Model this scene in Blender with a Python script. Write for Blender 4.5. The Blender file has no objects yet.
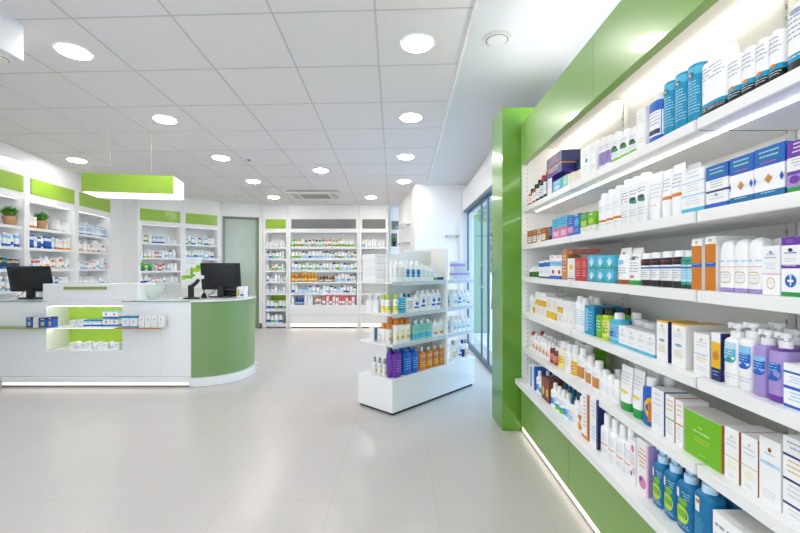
import bpy, math, random
from mathutils import Vector, Matrix
random.seed(11)
SC = bpy.context.scene
COL = SC.collection
F, CX, HY, HC = 414.0, 400.0, 268.0, 1.19
PI = math.pi


def at(x, y, d):
    return Vector(((x - CX) * d / F, d, HC + (HY - y) * d / F))


def ceil_z(d):
    return 2.779 - 0.0411 * d


# ------------------------------------------------------------------ materials
PAL = {
    'white': 'F0EFEC', 'pure': 'F6F6F5', 'cream': 'EFE9DA', 'offwhite': 'E6E4DF', 'pale': 'D9DDDF', 'grey': '9A9FA3', 'dkgrey': '55595B',
    'black': '17191B', 'ink': '98A4B8', 'teal': '1593BA', 'turquoise': '4DB6D2', 'aqua': '2BA0A0', 'blue': '1A5FBE', 'navy': '232E66',
    'sky': '8CC6EA', 'palesky': 'BFDDF0', 'lime': '6FB816', 'chart': 'B5D32C', 'green': '279742', 'dkgreen': '1E4436', 'jade': '2F9C86',
    'orange': 'D27A10', 'amber': '9C4E18', 'tan': 'C58A4E', 'yellow': 'EBB91F', 'lemon': 'F2E27A', 'red': 'BE3038', 'coral': 'CF6A5E', 'pink': 'D67AAE',
    'rose': 'E9B8CF', 'purple': '6B35A0', 'lavender': 'A792CC', 'violet': '45288F', 'brown': '74382A', 'gold': 'D8B972', 'terracotta': 'C08A5A',
    'deepblue': '0F6FA0', 'darkteal': '145D74', 'petrol': '0E4256', 'mint': '8FD0BC', 'khaki': '97A55A', 'paletext': 'CBD1D9', 'limetext': 'CFE6A0', 'skytext': 'A9D6EE',
}


def lin(h):
    o = []
    for i in (0, 2, 4):
        c = int(h[i:i + 2], 16) / 255
        o.append(c / 12.92 if c <= 0.04045 else ((c + 0.055) / 1.055) ** 2.4)
    return (*o, 1)


MATS = {}


def new_mat(name):
    m = bpy.data.materials.new(name)
    m.use_nodes = True
    MATS[name] = m
    return m, m.node_tree, m.node_tree.nodes['Principled BSDF']


def M(name):
    """plastic / print colour"""
    if name in MATS:
        return MATS[name]
    m, nt, b = new_mat(name)
    b.inputs['Base Color'].default_value = lin(PAL[name])
    b.inputs['Roughness'].default_value = 0.38
    b.inputs['Specular IOR Level'].default_value = 0.4
    return m


def mat(name, hexcol, rough=0.4, spec=0.5, coat=0.0, metal=0.0, noise=None, bump=None):
    m, nt, b = new_mat(name)
    b.inputs['Base Color'].default_value = lin(hexcol)
    b.inputs['Roughness'].default_value = rough
    b.inputs['Specular IOR Level'].default_value = spec
    b.inputs['Coat Weight'].default_value = coat
    b.inputs['Coat Roughness'].default_value = 0.06
    b.inputs['Metallic'].default_value = metal
    if noise:
        sc, hex2, lo, hi = noise
        tc = nt.nodes.new('ShaderNodeTexCoord')
        n = nt.nodes.new('ShaderNodeTexNoise')
        n.inputs['Scale'].default_value = sc
        n.inputs['Detail'].default_value = 6
        r = nt.nodes.new('ShaderNodeValToRGB')
        r.color_ramp.elements[0].position, r.color_ramp.elements[1].position = lo, hi
        r.color_ramp.elements[0].color, r.color_ramp.elements[1].color = lin(hexcol), lin(hex2)
        nt.links.new(tc.outputs['Object'], n.inputs['Vector'])
        nt.links.new(n.outputs['Fac'], r.inputs['Fac'])
        nt.links.new(r.outputs['Color'], b.inputs['Base Color'])
        if bump:
            bp = nt.nodes.new('ShaderNodeBump')
            bp.inputs['Strength'].default_value = bump
            bp.inputs['Distance'].default_value = 0.002
            nt.links.new(n.outputs['Fac'], bp.inputs['Height'])
            nt.links.new(bp.outputs['Normal'], b.inputs['Normal'])
    return m


def emit(name, col, strength):
    m = bpy.data.materials.new(name)
    m.use_nodes = True
    nt = m.node_tree
    nt.nodes.clear()
    e = nt.nodes.new('ShaderNodeEmission')
    e.inputs['Color'].default_value = (*col, 1)
    e.inputs['Strength'].default_value = strength
    o = nt.nodes.new('ShaderNodeOutputMaterial')
    nt.links.new(e.outputs[0], o.inputs[0])
    MATS[name] = m
    return m


def glass(name, tint, refl=0.12, rough=0.02, body=0.0, bodycol=(0.8, 0.9, 0.88)):
    """thin pane: clear tint, a Fresnel gloss and optionally some frosting"""
    m = bpy.data.materials.new(name)
    m.use_nodes = True
    nt = m.node_tree
    nt.nodes.clear()
    t = nt.nodes.new('ShaderNodeBsdfTransparent')
    t.inputs['Color'].default_value = (*tint, 1)
    g = nt.nodes.new('ShaderNodeBsdfGlossy')
    g.inputs['Roughness'].default_value = rough
    mx = nt.nodes.new('ShaderNodeMixShader')
    lw = nt.nodes.new('ShaderNodeLayerWeight')
    pw = nt.nodes.new('ShaderNodeMath')
    pw.operation = 'POWER'
    pw.inputs[1].default_value = 4.0
    fr = nt.nodes.new('ShaderNodeMath')
    fr.operation = 'MULTIPLY_ADD'
    fr.inputs[1].default_value = refl * 3
    fr.inputs[2].default_value = 0.03
    nt.links.new(lw.outputs['Facing'], pw.inputs[0])
    nt.links.new(pw.outputs[0], fr.inputs[0])
    nt.links.new(fr.outputs[0], mx.inputs[0])
    last = t
    if body > 0:
        d = nt.nodes.new('ShaderNodeBsdfDiffuse')
        d.inputs['Color'].default_value = (*bodycol, 1)
        m2 = nt.nodes.new('ShaderNodeMixShader')
        m2.inputs[0].default_value = body
        nt.links.new(t.outputs[0], m2.inputs[1])
        nt.links.new(d.outputs[0], m2.inputs[2])
        last = m2
    nt.links.new(last.outputs[0], mx.inputs[1])
    nt.links.new(g.outputs[0], mx.inputs[2])
    o = nt.nodes.new('ShaderNodeOutputMaterial')
    nt.links.new(mx.outputs[0], o.inputs[0])
    MATS[name] = m
    return m


mat('wallpaint', 'F1F0EE', 0.6, 0.3)
mat('plaster', 'E4E5E8', 0.7, 0.25)
mat('ceiling_tile', 'EEEAE9', 0.85, 0.15, noise=(260, 'E5E1E0', 0.35, 0.75), bump=0.12)
mat('tbar', 'CCC9C7', 0.5, 0.3)
mat('laminate', 'F3F2F0', 0.3, 0.45)
mat('shelfwhite', 'F2F2F1', 0.32, 0.45)
mat('counterwhite', 'F4F4F3', 0.22, 0.5, coat=0.3)
mat('backing', 'EFECE6', 0.5, 0.3)
mat('greengloss', '7FA854', 0.3, 0.5, coat=0.35)
mat('greenpillar', '5E9326', 0.28, 0.5, coat=0.4)
mat('greensign', '97BE38', 0.35, 0.5, coat=0.3)
mat('greensatin', '799B5F', 0.4, 0.5, coat=0.25)
mat('limepanel', 'A9CB48', 0.35, 0.4)
mat('greysign', '6F716C', 0.35, 0.5, coat=0.3)
mat('blackplastic', '16181A', 0.45, 0.4)
mat('screenglass', '0B0D10', 0.12, 0.5)
mat('cable', '26282A', 0.5, 0.3)
mat('steelwire', 'B9BBBC', 0.35, 0.5, metal=0.9)
mat('alu', '5B6E7C', 0.4, 0.5, metal=0.4)
mat('shutter', 'E3E5E6', 0.5, 0.4)
mat('shadowgap', '2B2F30', 0.7, 0.2)
mat('slotgrey', '8C8F8F', 0.5, 0.4)
mat('rail', 'C3CCD4', 0.3, 0.5)
mat('wood_edge', 'B98A50', 0.4, 0.4, noise=(30, 'A67940', 0.4, 0.7))
mat('pot', 'C9A27A', 0.7, 0.3, noise=(18, 'B98F66', 0.4, 0.6))
mat('soil', '3A2A1E', 0.9, 0.1)
mat('leaf', '5F9F36', 0.5, 0.4, noise=(25, '3F7F24', 0.4, 0.65))
mat('treeleaf', '6E9A55', 0.6, 0.3, noise=(3, '4D7C3A', 0.4, 0.65))
mat('bark', '5F4E3E', 0.8, 0.2)
mat('pavement', 'D7DCE0', 0.8, 0.2, noise=(6, 'C9CFD4', 0.4, 0.7))
mat('facade', 'D9DCDD', 0.8, 0.2, noise=(1.5, 'CDD2D6', 0.4, 0.7))
mat('skirt', '8E9494', 0.5, 0.3)
mat('acdark', 'B5AFA6', 0.6, 0.3)
mat('frosted_door', 'B6C1B2', 0.14, 0.5, coat=0.4, noise=(1.2, 'ABB8A8', 0.4, 0.6))
glass('clearglass', (0.93, 0.97, 0.98), 0.1)
glass('acrylic', (0.95, 0.96, 0.96), 0.1, body=0.25, bodycol=(0.85, 0.87, 0.87))
glass('bowlglass', (0.90, 0.95, 0.92), 0.14, rough=0.1, body=0.35, bodycol=(0.86, 0.90, 0.87))
glass('topglass', (0.55, 0.8, 0.72), 0.12, body=0.75, bodycol=(0.30, 0.55, 0.48))
glass('frostgreen', (0.5, 0.75, 0.6), 0.1, rough=0.2, body=0.8, bodycol=(0.25, 0.45, 0.30))
emit('lamp', (1.0, 0.945, 0.915), 104)
emit('led', (1.0, 0.97, 0.92), 22)
emit('ledwarm', (1.0, 0.94, 0.84), 16)
emit('ledcove', (0.97, 0.98, 1.0), 60)
emit('kickglow', (1.0, 0.93, 0.80), 3.0)
emit('unitled', (0.97, 0.985, 1.0), 9)
emit('signglow', (1.0, 0.99, 0.97), 2.0)
emit('nicheled', (1.0, 0.97, 0.90), 22)


def floor_material():
    m, nt, b = new_mat('floor_tile')
    N, L = nt.nodes, nt.links
    tc = N.new('ShaderNodeTexCoord')
    mp = N.new('ShaderNodeMapping')
    mp.inputs['Location'].default_value = (0.0, 0.35, 0)
    mp.inputs['Rotation'].default_value = (0, 0, PI / 2)
    L.new(tc.outputs['Object'], mp.inputs['Vector'])
    br = N.new('ShaderNodeTexBrick')
    br.offset = 0.0
    br.inputs['Scale'].default_value = 1.0
    br.inputs['Brick Width'].default_value = 1.06
    br.inputs['Row Height'].default_value = 0.53
    br.inputs['Mortar Size'].default_value = 0.0014
    br.inputs['Mortar Smooth'].default_value = 0.3
    br.inputs['Color1'].default_value = lin('CBC6C3')
    br.inputs['Color2'].default_value = lin('C9C4C1')
    br.inputs['Mortar'].default_value = lin('B9B4B0')
    L.new(mp.outputs['Vector'], br.inputs['Vector'])
    n1 = N.new('ShaderNodeTexNoise')
    n1.inputs['Scale'].default_value = 1.1
    n1.inputs['Detail'].default_value = 8
    n1.inputs['Roughness'].default_value = 0.65
    L.new(tc.outputs['Object'], n1.inputs['Vector'])
    rp = N.new('ShaderNodeValToRGB')
    rp.color_ramp.elements[0].position, rp.color_ramp.elements[1].position = 0.3, 0.75
    rp.color_ramp.elements[0].color, rp.color_ramp.elements[1].color = (0.94, 0.936, 0.93, 1), (1, 1, 1, 1)
    L.new(n1.outputs['Fac'], rp.inputs['Fac'])
    mx = N.new('ShaderNodeMixRGB')
    mx.blend_type = 'MULTIPLY'
    mx.inputs[0].default_value = 1
    L.new(br.outputs['Color'], mx.inputs[1])
    L.new(rp.outputs['Color'], mx.inputs[2])
    L.new(mx.outputs[0], b.inputs['Base Color'])
    n2 = N.new('ShaderNodeTexNoise')
    n2.inputs['Scale'].default_value = 9
    n2.inputs['Detail'].default_value = 4
    L.new(tc.outputs['Object'], n2.inputs['Vector'])
    mr = N.new('ShaderNodeMapRange')
    mr.inputs[3].default_value, mr.inputs[4].default_value = 0.2, 0.32
    L.new(n2.outputs['Fac'], mr.inputs[0])
    b.inputs['Roughness'].default_value = 0.27
    b.inputs['Specular IOR Level'].default_value = 0.45


floor_material()


# ------------------------------------------------------------------ mesh builder
class MB:
    def __init__(s):
        s.v, s.f, s.mi, s.mats = [], [], [], []

    def m(s, name):
        if name not in s.mats:
            s.mats.append(name)
        return s.mats.index(name)

    def face(s, pts, mt):
        n = len(s.v)
        s.v += [tuple(p) for p in pts]
        s.f.append(tuple(range(n, n + len(pts))))
        s.mi.append(s.m(mt))

    def box(s, x0, x1, y0, y1, z0, z1, mt, skip='', **side):
        n = len(s.v)
        s.v += [(x, y, z) for z in (z0, z1) for y in (y0, y1) for x in (x0, x1)]
        for key, q in (('b', (0, 2, 3, 1)), ('t', (4, 5, 7, 6)), ('f', (0, 1, 5, 4)), ('k', (2, 6, 7, 3)), ('l', (0, 4, 6, 2)), ('r', (1, 3, 7, 5))):
            if key in skip:
                continue
            s.f.append(tuple(n + i for i in q))
            s.mi.append(s.m(side.get(key, mt)))
        return s

    def loft(s, rings, mt, seg=16, n=2.0, caps=(True, True), mts=None):
        """rings: (z, sx, sy[, cx, cy]); mts: one material per gap"""
        base = len(s.v)
        for r in rings:
            z, sx, sy = r[:3]
            cx, cy = (r[3], r[4]) if len(r) > 3 else (0, 0)
            for i in range(seg):
                a = 2 * PI * (i + 0.5) / seg
                c, d = math.cos(a), math.sin(a)
                s.v.append((cx + sx * math.copysign(abs(c) ** (2 / n), c), cy + sy * math.copysign(abs(d) ** (2 / n), d), z))
        for k in range(len(rings) - 1):
            mm = s.m(mts[k] if mts else mt)
            for i in range(seg):
                j = (i + 1) % seg
                s.f.append((base + k * seg + i, base + k * seg + j, base + (k + 1) * seg + j, base + (k + 1) * seg + i))
                s.mi.append(mm)
        if caps[0]:
            s.f.append(tuple(base + i for i in reversed(range(seg))))
            s.mi.append(s.m(mts[0] if mts else mt))
        if caps[1]:
            b = base + (len(rings) - 1) * seg
            s.f.append(tuple(b + i for i in range(seg)))
            s.mi.append(s.m(mts[-1] if mts else mt))
        return s

    def tube(s, pts, r, mt, seg=8):
        pts = [Vector(p) for p in pts]
        base = len(s.v)
        for i, p in enumerate(pts):
            t = (pts[min(i + 1, len(pts) - 1)] - pts[max(i - 1, 0)]).normalized()
            u = t.orthogonal().normalized() if abs(t.z) > 0.9 else t.cross(Vector((0, 0, 1))).normalized()
            w = t.cross(u)
            for k in range(seg):
                a = 2 * PI * k / seg
                s.v.append(tuple(p + u * (r * math.cos(a)) + w * (r * math.sin(a))))
        mm = s.m(mt)
        for i in range(len(pts) - 1):
            for k in range(seg):
                j = (k + 1) % seg
                s.f.append((base + i * seg + k, base + i * seg + j, base + (i + 1) * seg + j, base + (i + 1) * seg + k))
                s.mi.append(mm)
        s.f.append(tuple(base + k for k in reversed(range(seg))))
        s.mi.append(mm)
        e = base + (len(pts) - 1) * seg
        s.f.append(tuple(e + k for k in range(seg)))
        s.mi.append(mm)
        return s

    def xf(s, mtx, since=0):
        for i in range(since, len(s.v)):
            s.v[i] = tuple(mtx @ Vector(s.v[i]))
        return s

    def mesh(s, name, smooth=True, bevel=0.0):
        me = bpy.data.meshes.new(name)
        me.from_pydata(s.v, [], s.f)
        for k in s.mats:
            me.materials.append(M(k))
        me.polygons.foreach_set('material_index', s.mi)
        if smooth:
            me.polygons.foreach_set('use_smooth', [True] * len(s.f))
            me.set_sharp_from_angle(angle=math.radians(38))
        me.update()
        return me

    def build(s, name, parent=None, smooth=True, bevel=0.0):
        return link(name, s.mesh(name, smooth), parent, bevel)


def link(name, me, parent=None, bevel=0.0):
    o = bpy.data.objects.new(name, me)
    COL.objects.link(o)
    if parent:
        o.parent = parent
    if bevel:
        b = o.modifiers.new('edge', 'BEVEL')
        b.width, b.segments, b.limit_method = bevel, 2, 'ANGLE'
    return o


def tag(o, label=None, cat=None, group=None, kind=None):
    for k, v in (('label', label), ('category', cat), ('group', group), ('kind', kind)):
        if v:
            o[k] = v
    return o


def empty(name, loc=(0, 0, 0), rz=0.0, label=None, cat=None, group=None, kind=None):
    o = bpy.data.objects.new(name, None)
    o.empty_display_size = 0.05
    COL.objects.link(o)
    o.location, o.rotation_euler = loc, (0, 0, rz)
    return tag(o, label, cat, group, kind)


def boxo(name, parent, x0, x1, y0, y1, z0, z1, mt, bevel=0.0):
    return MB().box(x0, x1, y0, y1, z0, z1, mt).build(name, parent, smooth=False, bevel=bevel)


def struct(o, label=None):
    return tag(o, label, None, None, 'structure')


ORD = ('zeroth first second third fourth fifth sixth seventh eighth ninth tenth eleventh twelfth thirteenth fourteenth fifteenth sixteenth seventeenth '
       'eighteenth nineteenth twentieth').split() + ['twenty-' + w for w in 'first second third fourth fifth sixth seventh eighth ninth'.split()] + ['thirtieth'] + \
      ['thirty-' + w for w in 'first second third fourth fifth sixth seventh eighth ninth'.split()] + ['fortieth'] + ['forty-' + w for w in 'first second third fourth fifth sixth seventh eighth ninth'.split()]

# ------------------------------------------------------------------ products
MESHES = {}


def cached(key, fn):
    if key not in MESHES:
        MESHES[key] = fn()
    return MESHES[key]


def deco_on(mb, deco, g):
    """print on a front surface; g(u, v, off) gives the point"""
    off = 0.0005
    for k, dd in enumerate(deco):
        t = dd[0]
        o = off + 0.00025 * k
        if t == 'r':
            _, u0, u1, v0, v1, c = dd
            ns = 5
            for i in range(ns):
                a, b = u0 + (u1 - u0) * i / ns, u0 + (u1 - u0) * (i + 1) / ns
                mb.face([g(a, v0, o), g(b, v0, o), g(b, v1, o), g(a, v1, o)], c)
        elif t == 't':
            _, u0, u1, v0, v1, c, n = dd
            rnd = random.Random(int(u0 * 1000 + v0 * 7919 + n))
            hh = (v1 - v0) / n
            for i in range(n):
                z1 = v1 - i * hh
                z0 = z1 - hh * 0.3
                half = (u1 - u0) / 2 * rnd.uniform(0.6, 1.0)
                cu = (u0 + u1) / 2
                x = cu - half
                while x < cu + half:
                    w = min(rnd.uniform(0.03, 0.11), cu + half - x)
                    if w > 0.008:
                        mb.face([g(x, z0, o), g(x + w, z0, o), g(x + w, z1, o), g(x, z1, o)], c)
                    x += w + 0.018
        elif t in ('c', 'o', 'e', 'd'):
            _, u, v, ru, rv, c = dd
            n = 4 if t == 'd' else 20
            pts = [(math.cos(2 * PI * i / n), math.sin(2 * PI * i / n)) for i in range(n)]
            if t == 'o':
                for i in range(n):
                    p, q = pts[i], pts[(i + 1) % n]
                    mb.face([g(u + ru * p[0], v + rv * p[1], o), g(u + ru * q[0], v + rv * q[1], o), g(u + ru * .84 * q[0], v + rv * .84 * q[1], o), g(u + ru * .84 * p[0], v + rv * .84 * p[1], o)], c)
            else:
                for i in range(n):
                    p, q = pts[i], pts[(i + 1) % n]
                    mb.face([g(u, v, o), g(u + ru * p[0], v + rv * p[1], o), g(u + ru * q[0], v + rv * q[1], o)], c)


def carton_mesh(w, dp, h, s):
    mb = MB()
    base = s['body']
    cuts = sorted({0.0, 1.0} | {b[0] for b in s.get('bands', [])} | {b[1] for b in s.get('bands', [])})
    for a, b in zip(cuts, cuts[1:]):
        c = base
        for z0, z1, cc in s.get('bands', []):
            if a >= z0 - 1e-6 and b <= z1 + 1e-6:
                c = cc
        sd = s.get('side')
        kw = {'l': sd, 'r': sd} if sd else {}
        sk = ('' if a == 0 else 'b') + ('' if b == 1 else 't')
        mb.box(-w / 2, w / 2, -dp / 2, dp / 2, a * h, b * h, c, skip=sk, **({**kw, 't': s['top']} if s.get('top') else kw))
    # tuck flap line on the lid
    mb.box(-w / 2 + .002, w / 2 - .002, -dp / 2 + .0015, -dp / 2 + .0025, h, h + .0004, 'pale', skip='b')
    deco_on(mb, s.get('deco', []), lambda u, v, o: (-w / 2 + u * w, -dp / 2 - o, v * h))
    return mb


def profile(kind, w, dp, h, s):
    """body rings and cap rings"""
    a, b = w / 2, dp / 2
    sh, ct = s.get('sh', 0.74), s.get('ct', 0.82)
    cr = s.get('cr', 0.52)
    rc = min(a, b) * cr if cr <= 1 else a
    cv = s.get('sq', 0)
    if kind == 'dome':
        body = [(0, a * .96, b * .96), (.01 * h, a, b), (.62 * h, a, b)]
        cap = [(.62 * h, a * .985, b * .985), (.78 * h, a * .98, b * .98), (.88 * h, a * .9, b * .9), (.95 * h, a * .72, b * .72), (.985 * h, a * .45, b * .45), (h, a * .1, b * .1)]
        return body, cap
    if kind == 'tube':
        cap = [(0, a * .72, b * .95), (.02 * h, a * .76, b), (.19 * h, a * .78, b)]
        body = [(.19 * h, a * .80, b * .98), (.3 * h, a * .86, b * .92), (.6 * h, a * .95, b * .6), (.9 * h, a, b * .2), (.93 * h, a, .0025), (h, a, .002)]
        return body, cap
    if kind == 'pouch':
        body = [(0, a * .98, b), (.1 * h, a, b), (.68 * h, a, b * .9), (.9 * h, a * .96, b * .25), (h, a * .95, .002)]
        return body, []
    if kind == 'jar':
        body = [(0, a * .9, b * .9), (.05 * h, a, b), (.6 * h, a, b), (.66 * h, a * .9, b * .9)]
        cap = [(.66 * h, a * .97, b * .97), (.95 * h, a * .97, b * .97), (h, a * .9, b * .9)]
        return body, cap
    # bottle / pump / spray
    body = [(0, a * .93, b * .93), (.015 * h, a, b), (sh * h * .6, a, b), (sh * h, a, b), ((sh * .6 + ct * .4) * h, a * .9 + rc * .1, b * .92 + rc * .08),
            ((sh * .2 + ct * .8) * h, a * .45 + rc * .55, b * .45 + rc * .55), (ct * h, rc * .92, rc * .92)]
    if kind == 'pump':
        top = ct + (1 - ct) * .45
        cap = [(ct * h - .001, rc * 1.05, rc * 1.05), (top * h, rc * 1.05, rc * 1.05), (top * h + .0006, rc * .9, rc * .9)]
    else:
        cap = [(ct * h - .001, rc * 1.04, rc * 1.04), (.97 * h, rc * 1.0, rc * 1.0), (h, rc * .88, rc * .88)]
    return body, cap


def ring_at(rings, z):
    for r0, r1 in zip(rings, rings[1:]):
        if r0[0] <= z <= r1[0] and r1[0] > r0[0]:
            t = (z - r0[0]) / (r1[0] - r0[0])
            return r0[1] + (r1[1] - r0[1]) * t, r0[2] + (r1[2] - r0[2]) * t
    return rings[-1][1:3] if z > rings[-1][0] else rings[0][1:3]


def round_meshes(kind, w, dp, h, s, seg):
    """list of (part name, MB)"""
    body, cap = profile(kind, w, dp, h, s)
    n = s.get('n', 2.6)
    out = []
    mb = MB()
    bands = s.get('bands', [])
    rr = list(body)
    for b in bands:
        for e in b[:2]:
            z = e * h
            if body[0][0] < z < body[-1][0] and all(abs(z - r[0]) > 1e-5 for r in rr):
                sx, sy = ring_at(body, z)
                rr.append((z, sx, sy))
    rr.sort(key=lambda r: r[0])
    mts = []
    for r0, r1 in zip(rr, rr[1:]):
        zc = (r0[0] + r1[0]) / 2 / h
        c = s['body']
        for z0, z1, cc in bands:
            if z0 <= zc <= z1:
                c = cc
        mts.append(c)
    mb.loft(rr, s['body'], seg, n, mts=mts)
    out.append(('body', mb))
    if cap:
        mc = MB()
        mc.loft(cap, s['cap'], seg, 2.0 if kind not in ('dome',) else n)
        out.append(('dome_cap' if kind == 'dome' else 'lid' if kind == 'jar' else 'cap', mc))
    if kind == 'pump':
        rc = cap[0][1]
        z0 = cap[-1][0]
        mp = MB()
        mp.loft([(z0 - .001, rc * .35, rc * .35), (z0 + (h - z0) * .4, rc * .35, rc * .35)], s['cap'], 10)
        zt = z0 + (h - z0) * .38
        mp.loft([(zt, rc * .78, rc * .78), (h * .985, rc * .82, rc * .82), (h, rc * .7, rc * .7)], s['cap'], 14)
        L = max(w * .62, rc * 1.7)
        k = len(mp.v)
        hh = h - zt
        mp.box(-L, -rc * .4, -rc * .3, rc * .3, zt + hh * .2, h * .997, s['cap'])
        mp.box(-L - .001, -L + .008, -rc * .26, rc * .26, zt - hh * .25, zt + hh * .6, s['cap'])
        sg = s.get('nozzle', 1)
        if sg < 0:
            for i in range(k, len(mp.v)):
                x, y, z = mp.v[i]
                mp.v[i] = (-x, y, z)
        out.append(('pump_head', mp))
    if kind == 'spray':
        rc = cap[0][1]
        mp = MB()
        zt = h * .9
        mp.box(-w * .45, rc * 1.0, -rc * .55, rc * .55, zt, h, s['cap'])
        mp.box(-w * .4, -w * .3, -rc * .35, rc * .35, zt - h * .1, zt, s['cap'])
        out.append(('trigger_head', mp))
    if s.get('deco'):
        ml = MB()
        hh = h
        e = 2 / n

        def g(u, v, o):
            z = v * hh
            sx, sy = ring_at(body, z)
            a = -PI / 2 + (u - 0.5) * PI * 0.92
            c, d = math.cos(a), math.sin(a)
            x, y = sx * math.copysign(abs(c) ** e, c), sy * math.copysign(abs(d) ** e, d)
            L = math.hypot(x / sx / sx, y / sy / sy) or 1
            return (x + (o + .0003) * (x / sx / sx) / L, y + (o + .0003) * (y / sy / sy) / L, z)
        # subdivide for the curve
        deco_on(ml, s['deco'], g)
        out.append(('label_print', ml))
    return out


KIND_NAME = {'carton': ('medicine_carton', 'box'), 'bottle': ('lotion_bottle', 'bottle'), 'pump': ('pump_bottle', 'bottle'), 'tube': ('cream_tube', 'tube'),
             'jar': ('cream_jar', 'jar'), 'dome': ('dome_top_bottle', 'bottle'), 'pouch': ('product_pouch', 'pouch'), 'spray': ('spray_bottle', 'bottle')}


def product(kind, w, dp, h, s, detail=True, seg=18, name=None, cat=None):
    """one product standing on z = 0, its front looking along local -Y"""
    nm, ct = KIND_NAME[kind]
    nm, cat = name or s.get('name', nm), cat or s.get('cat', ct)
    key = (kind, round(w, 3), round(dp, 3), round(h, 3), s['desc'], detail, seg, s.get('nozzle', 1))
    if kind == 'carton':
        me = cached(key, lambda: carton_mesh(w, dp, h, s).mesh(nm, smooth=False))
        o = link(nm, me)
        return tag(o, None, cat)
    if detail:
        parts = cached(key, lambda: [(pn, mb.mesh(pn)) for pn, mb in round_meshes(kind, w, dp, h, s, seg)])
        r = empty(nm)
        for pn, me in parts:
            p = link(pn, me, r)
        return tag(r, None, cat)

    def one():
        al = MB()
        for pn, mb in round_meshes(kind, w, dp, h, s, seg):
            k = len(al.v)
            al.v += mb.v
            for f, mi in zip(mb.f, mb.mi):
                al.f.append(tuple(i + k for i in f))
                al.mi.append(al.m(mb.mats[mi]))
        return al.mesh(nm)
    return tag(link(nm, cached(key, one)), None, cat)


ROWS = {}


def record(o, desc, rowkey, order, stacked=False, template=None):
    ROWS.setdefault(rowkey, []).append((order, stacked, o, desc))


def S(desc, body, cap='white', bands=(), deco=(), **k):
    return dict(desc=desc, body=body, cap=cap, bands=list(bands), deco=list(deco), **k)


# ------------------------------------------------------------------ the room shell
fl = MB()
fl.box(-6.2, 1.30, -3.0, 9.0, -0.06, 0.0, 'floor_tile')
struct(fl.build('floor', smooth=False))

# ceiling: a plane that drops slightly towards the back wall, tiles cut by a bar grid
cl = MB()
y0, y1 = -3.0, 9.0
XE = lambda d: 0.435 - 0.0 * d + 0.002 * d
cl.v += [(-6.2, y0, ceil_z(y0)), (XE(y0), y0, ceil_z(y0)), (XE(y1), y1, ceil_z(y1)), (-6.2, y1, ceil_z(y1)),
         (-6.2, y0, ceil_z(y0) + .08), (XE(y0), y0, ceil_z(y0) + .08), (XE(y1), y1, ceil_z(y1) + .08), (-6.2, y1, ceil_z(y1) + .08)]
for q in ((0, 3, 2, 1), (4, 5, 6, 7), (0, 1, 5, 4), (1, 2, 6, 5), (2, 3, 7, 6), (3, 0, 4, 7)):
    cl.f.append(q)
    cl.mi.append(cl.m('ceiling_tile'))
ceiling = struct(cl.build('ceiling', smooth=False))


def ceil_bar(mb, p, q, hw, drop, mt):
    a, b = Vector((*p, ceil_z(p[1]))), Vector((*q, ceil_z(q[1])))
    t = (b - a).normalized()
    sd = Vector((t.y, -t.x, 0)).normalized() * hw
    dn = Vector((0, 0, -drop))
    up = Vector((0, 0, 0.01))
    k = len(mb.v)
    mb.v += [tuple(x) for x in (a - sd + dn, a + sd + dn, b + sd + dn, b - sd + dn, a - sd + up, a + sd + up, b + sd + up, b - sd + up)]
    for qd in ((0, 3, 2, 1), (0, 1, 5, 4), (1, 2, 6, 5), (2, 3, 7, 6), (3, 0, 4, 7)):
        mb.f.append(tuple(k + i for i in qd))
        mb.mi.append(mb.m(mt))


gr = MB()
for i in range(-9, 1):
    xi = -0.109 + 0.603 * i
    ceil_bar(gr, (xi - .0145 * -3, -3), (xi - .0145 * 8.5, 8.5), 0.006, 0.002, 'tbar')
for k in range(-9, 11):
    d = 2.39 + 0.603 * k
    ceil_bar(gr, (XE(d), d - 0.02), (-6.1, d + 0.04 * 6.0), 0.005, 0.0018, 'tbar')
struct(gr.build('ceiling_grid', ceiling, smooth=False))

so = MB()
for nm_, xa, xb in (('s', None, 1.30),):
    so.v += [(XE(y0), y0, ceil_z(y0) - .012), (1.3, y0, ceil_z(y0) - .012), (1.3, 6.9, ceil_z(6.9) - .012), (XE(6.9), 6.9, ceil_z(6.9) - .012),
             (XE(y0), y0, ceil_z(y0) + .08), (1.3, y0, ceil_z(y0) + .08), (1.3, 6.9, ceil_z(6.9) + .08), (XE(6.9), 6.9, ceil_z(6.9) + .08)]
for q in ((0, 3, 2, 1), (4, 5, 6, 7), (0, 1, 5, 4), (1, 2, 6, 5), (2, 3, 7, 6), (3, 0, 4, 7)):
    so.f.append(q)
    so.mi.append(so.m('plaster'))
struct(so.build('ceiling_slab', smooth=False))
tr = MB()
ceil_bar(tr, (XE(-3) - .012, -3), (XE(6.5) - .012, 6.5), 0.009, 0.02, 'laminate')
struct(tr.build('trim_1', smooth=False))


def wall(name, pts, th, z0, z1, mt='wallpaint'):
    """wall between plan points, thickness to the side away from the room"""
    mb = MB()
    for (p, q) in zip(pts, pts[1:]):
        p, q = Vector(p), Vector(q)
        t = (q - p).normalized()
        n = Vector((-t.y, t.x)) * th
        k = len(mb.v)
        for z in (z0, z1):
            for r in (p, q, q + n, p + n):
                mb.v.append((r.x, r.y, z))
        for f in ((0, 1, 5, 4), (1, 2, 6, 5), (2, 3, 7, 6), (3, 0, 4, 7), (4, 5, 6, 7), (3, 2, 1, 0)):
            mb.f.append(tuple(k + i for i in f))
            mb.mi.append(mb.m(mt))
    return struct(mb.build(name, smooth=False))


LX = lambda d: -4.41 - 0.13 * (d - 4.57)
ZT = 2.92
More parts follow.
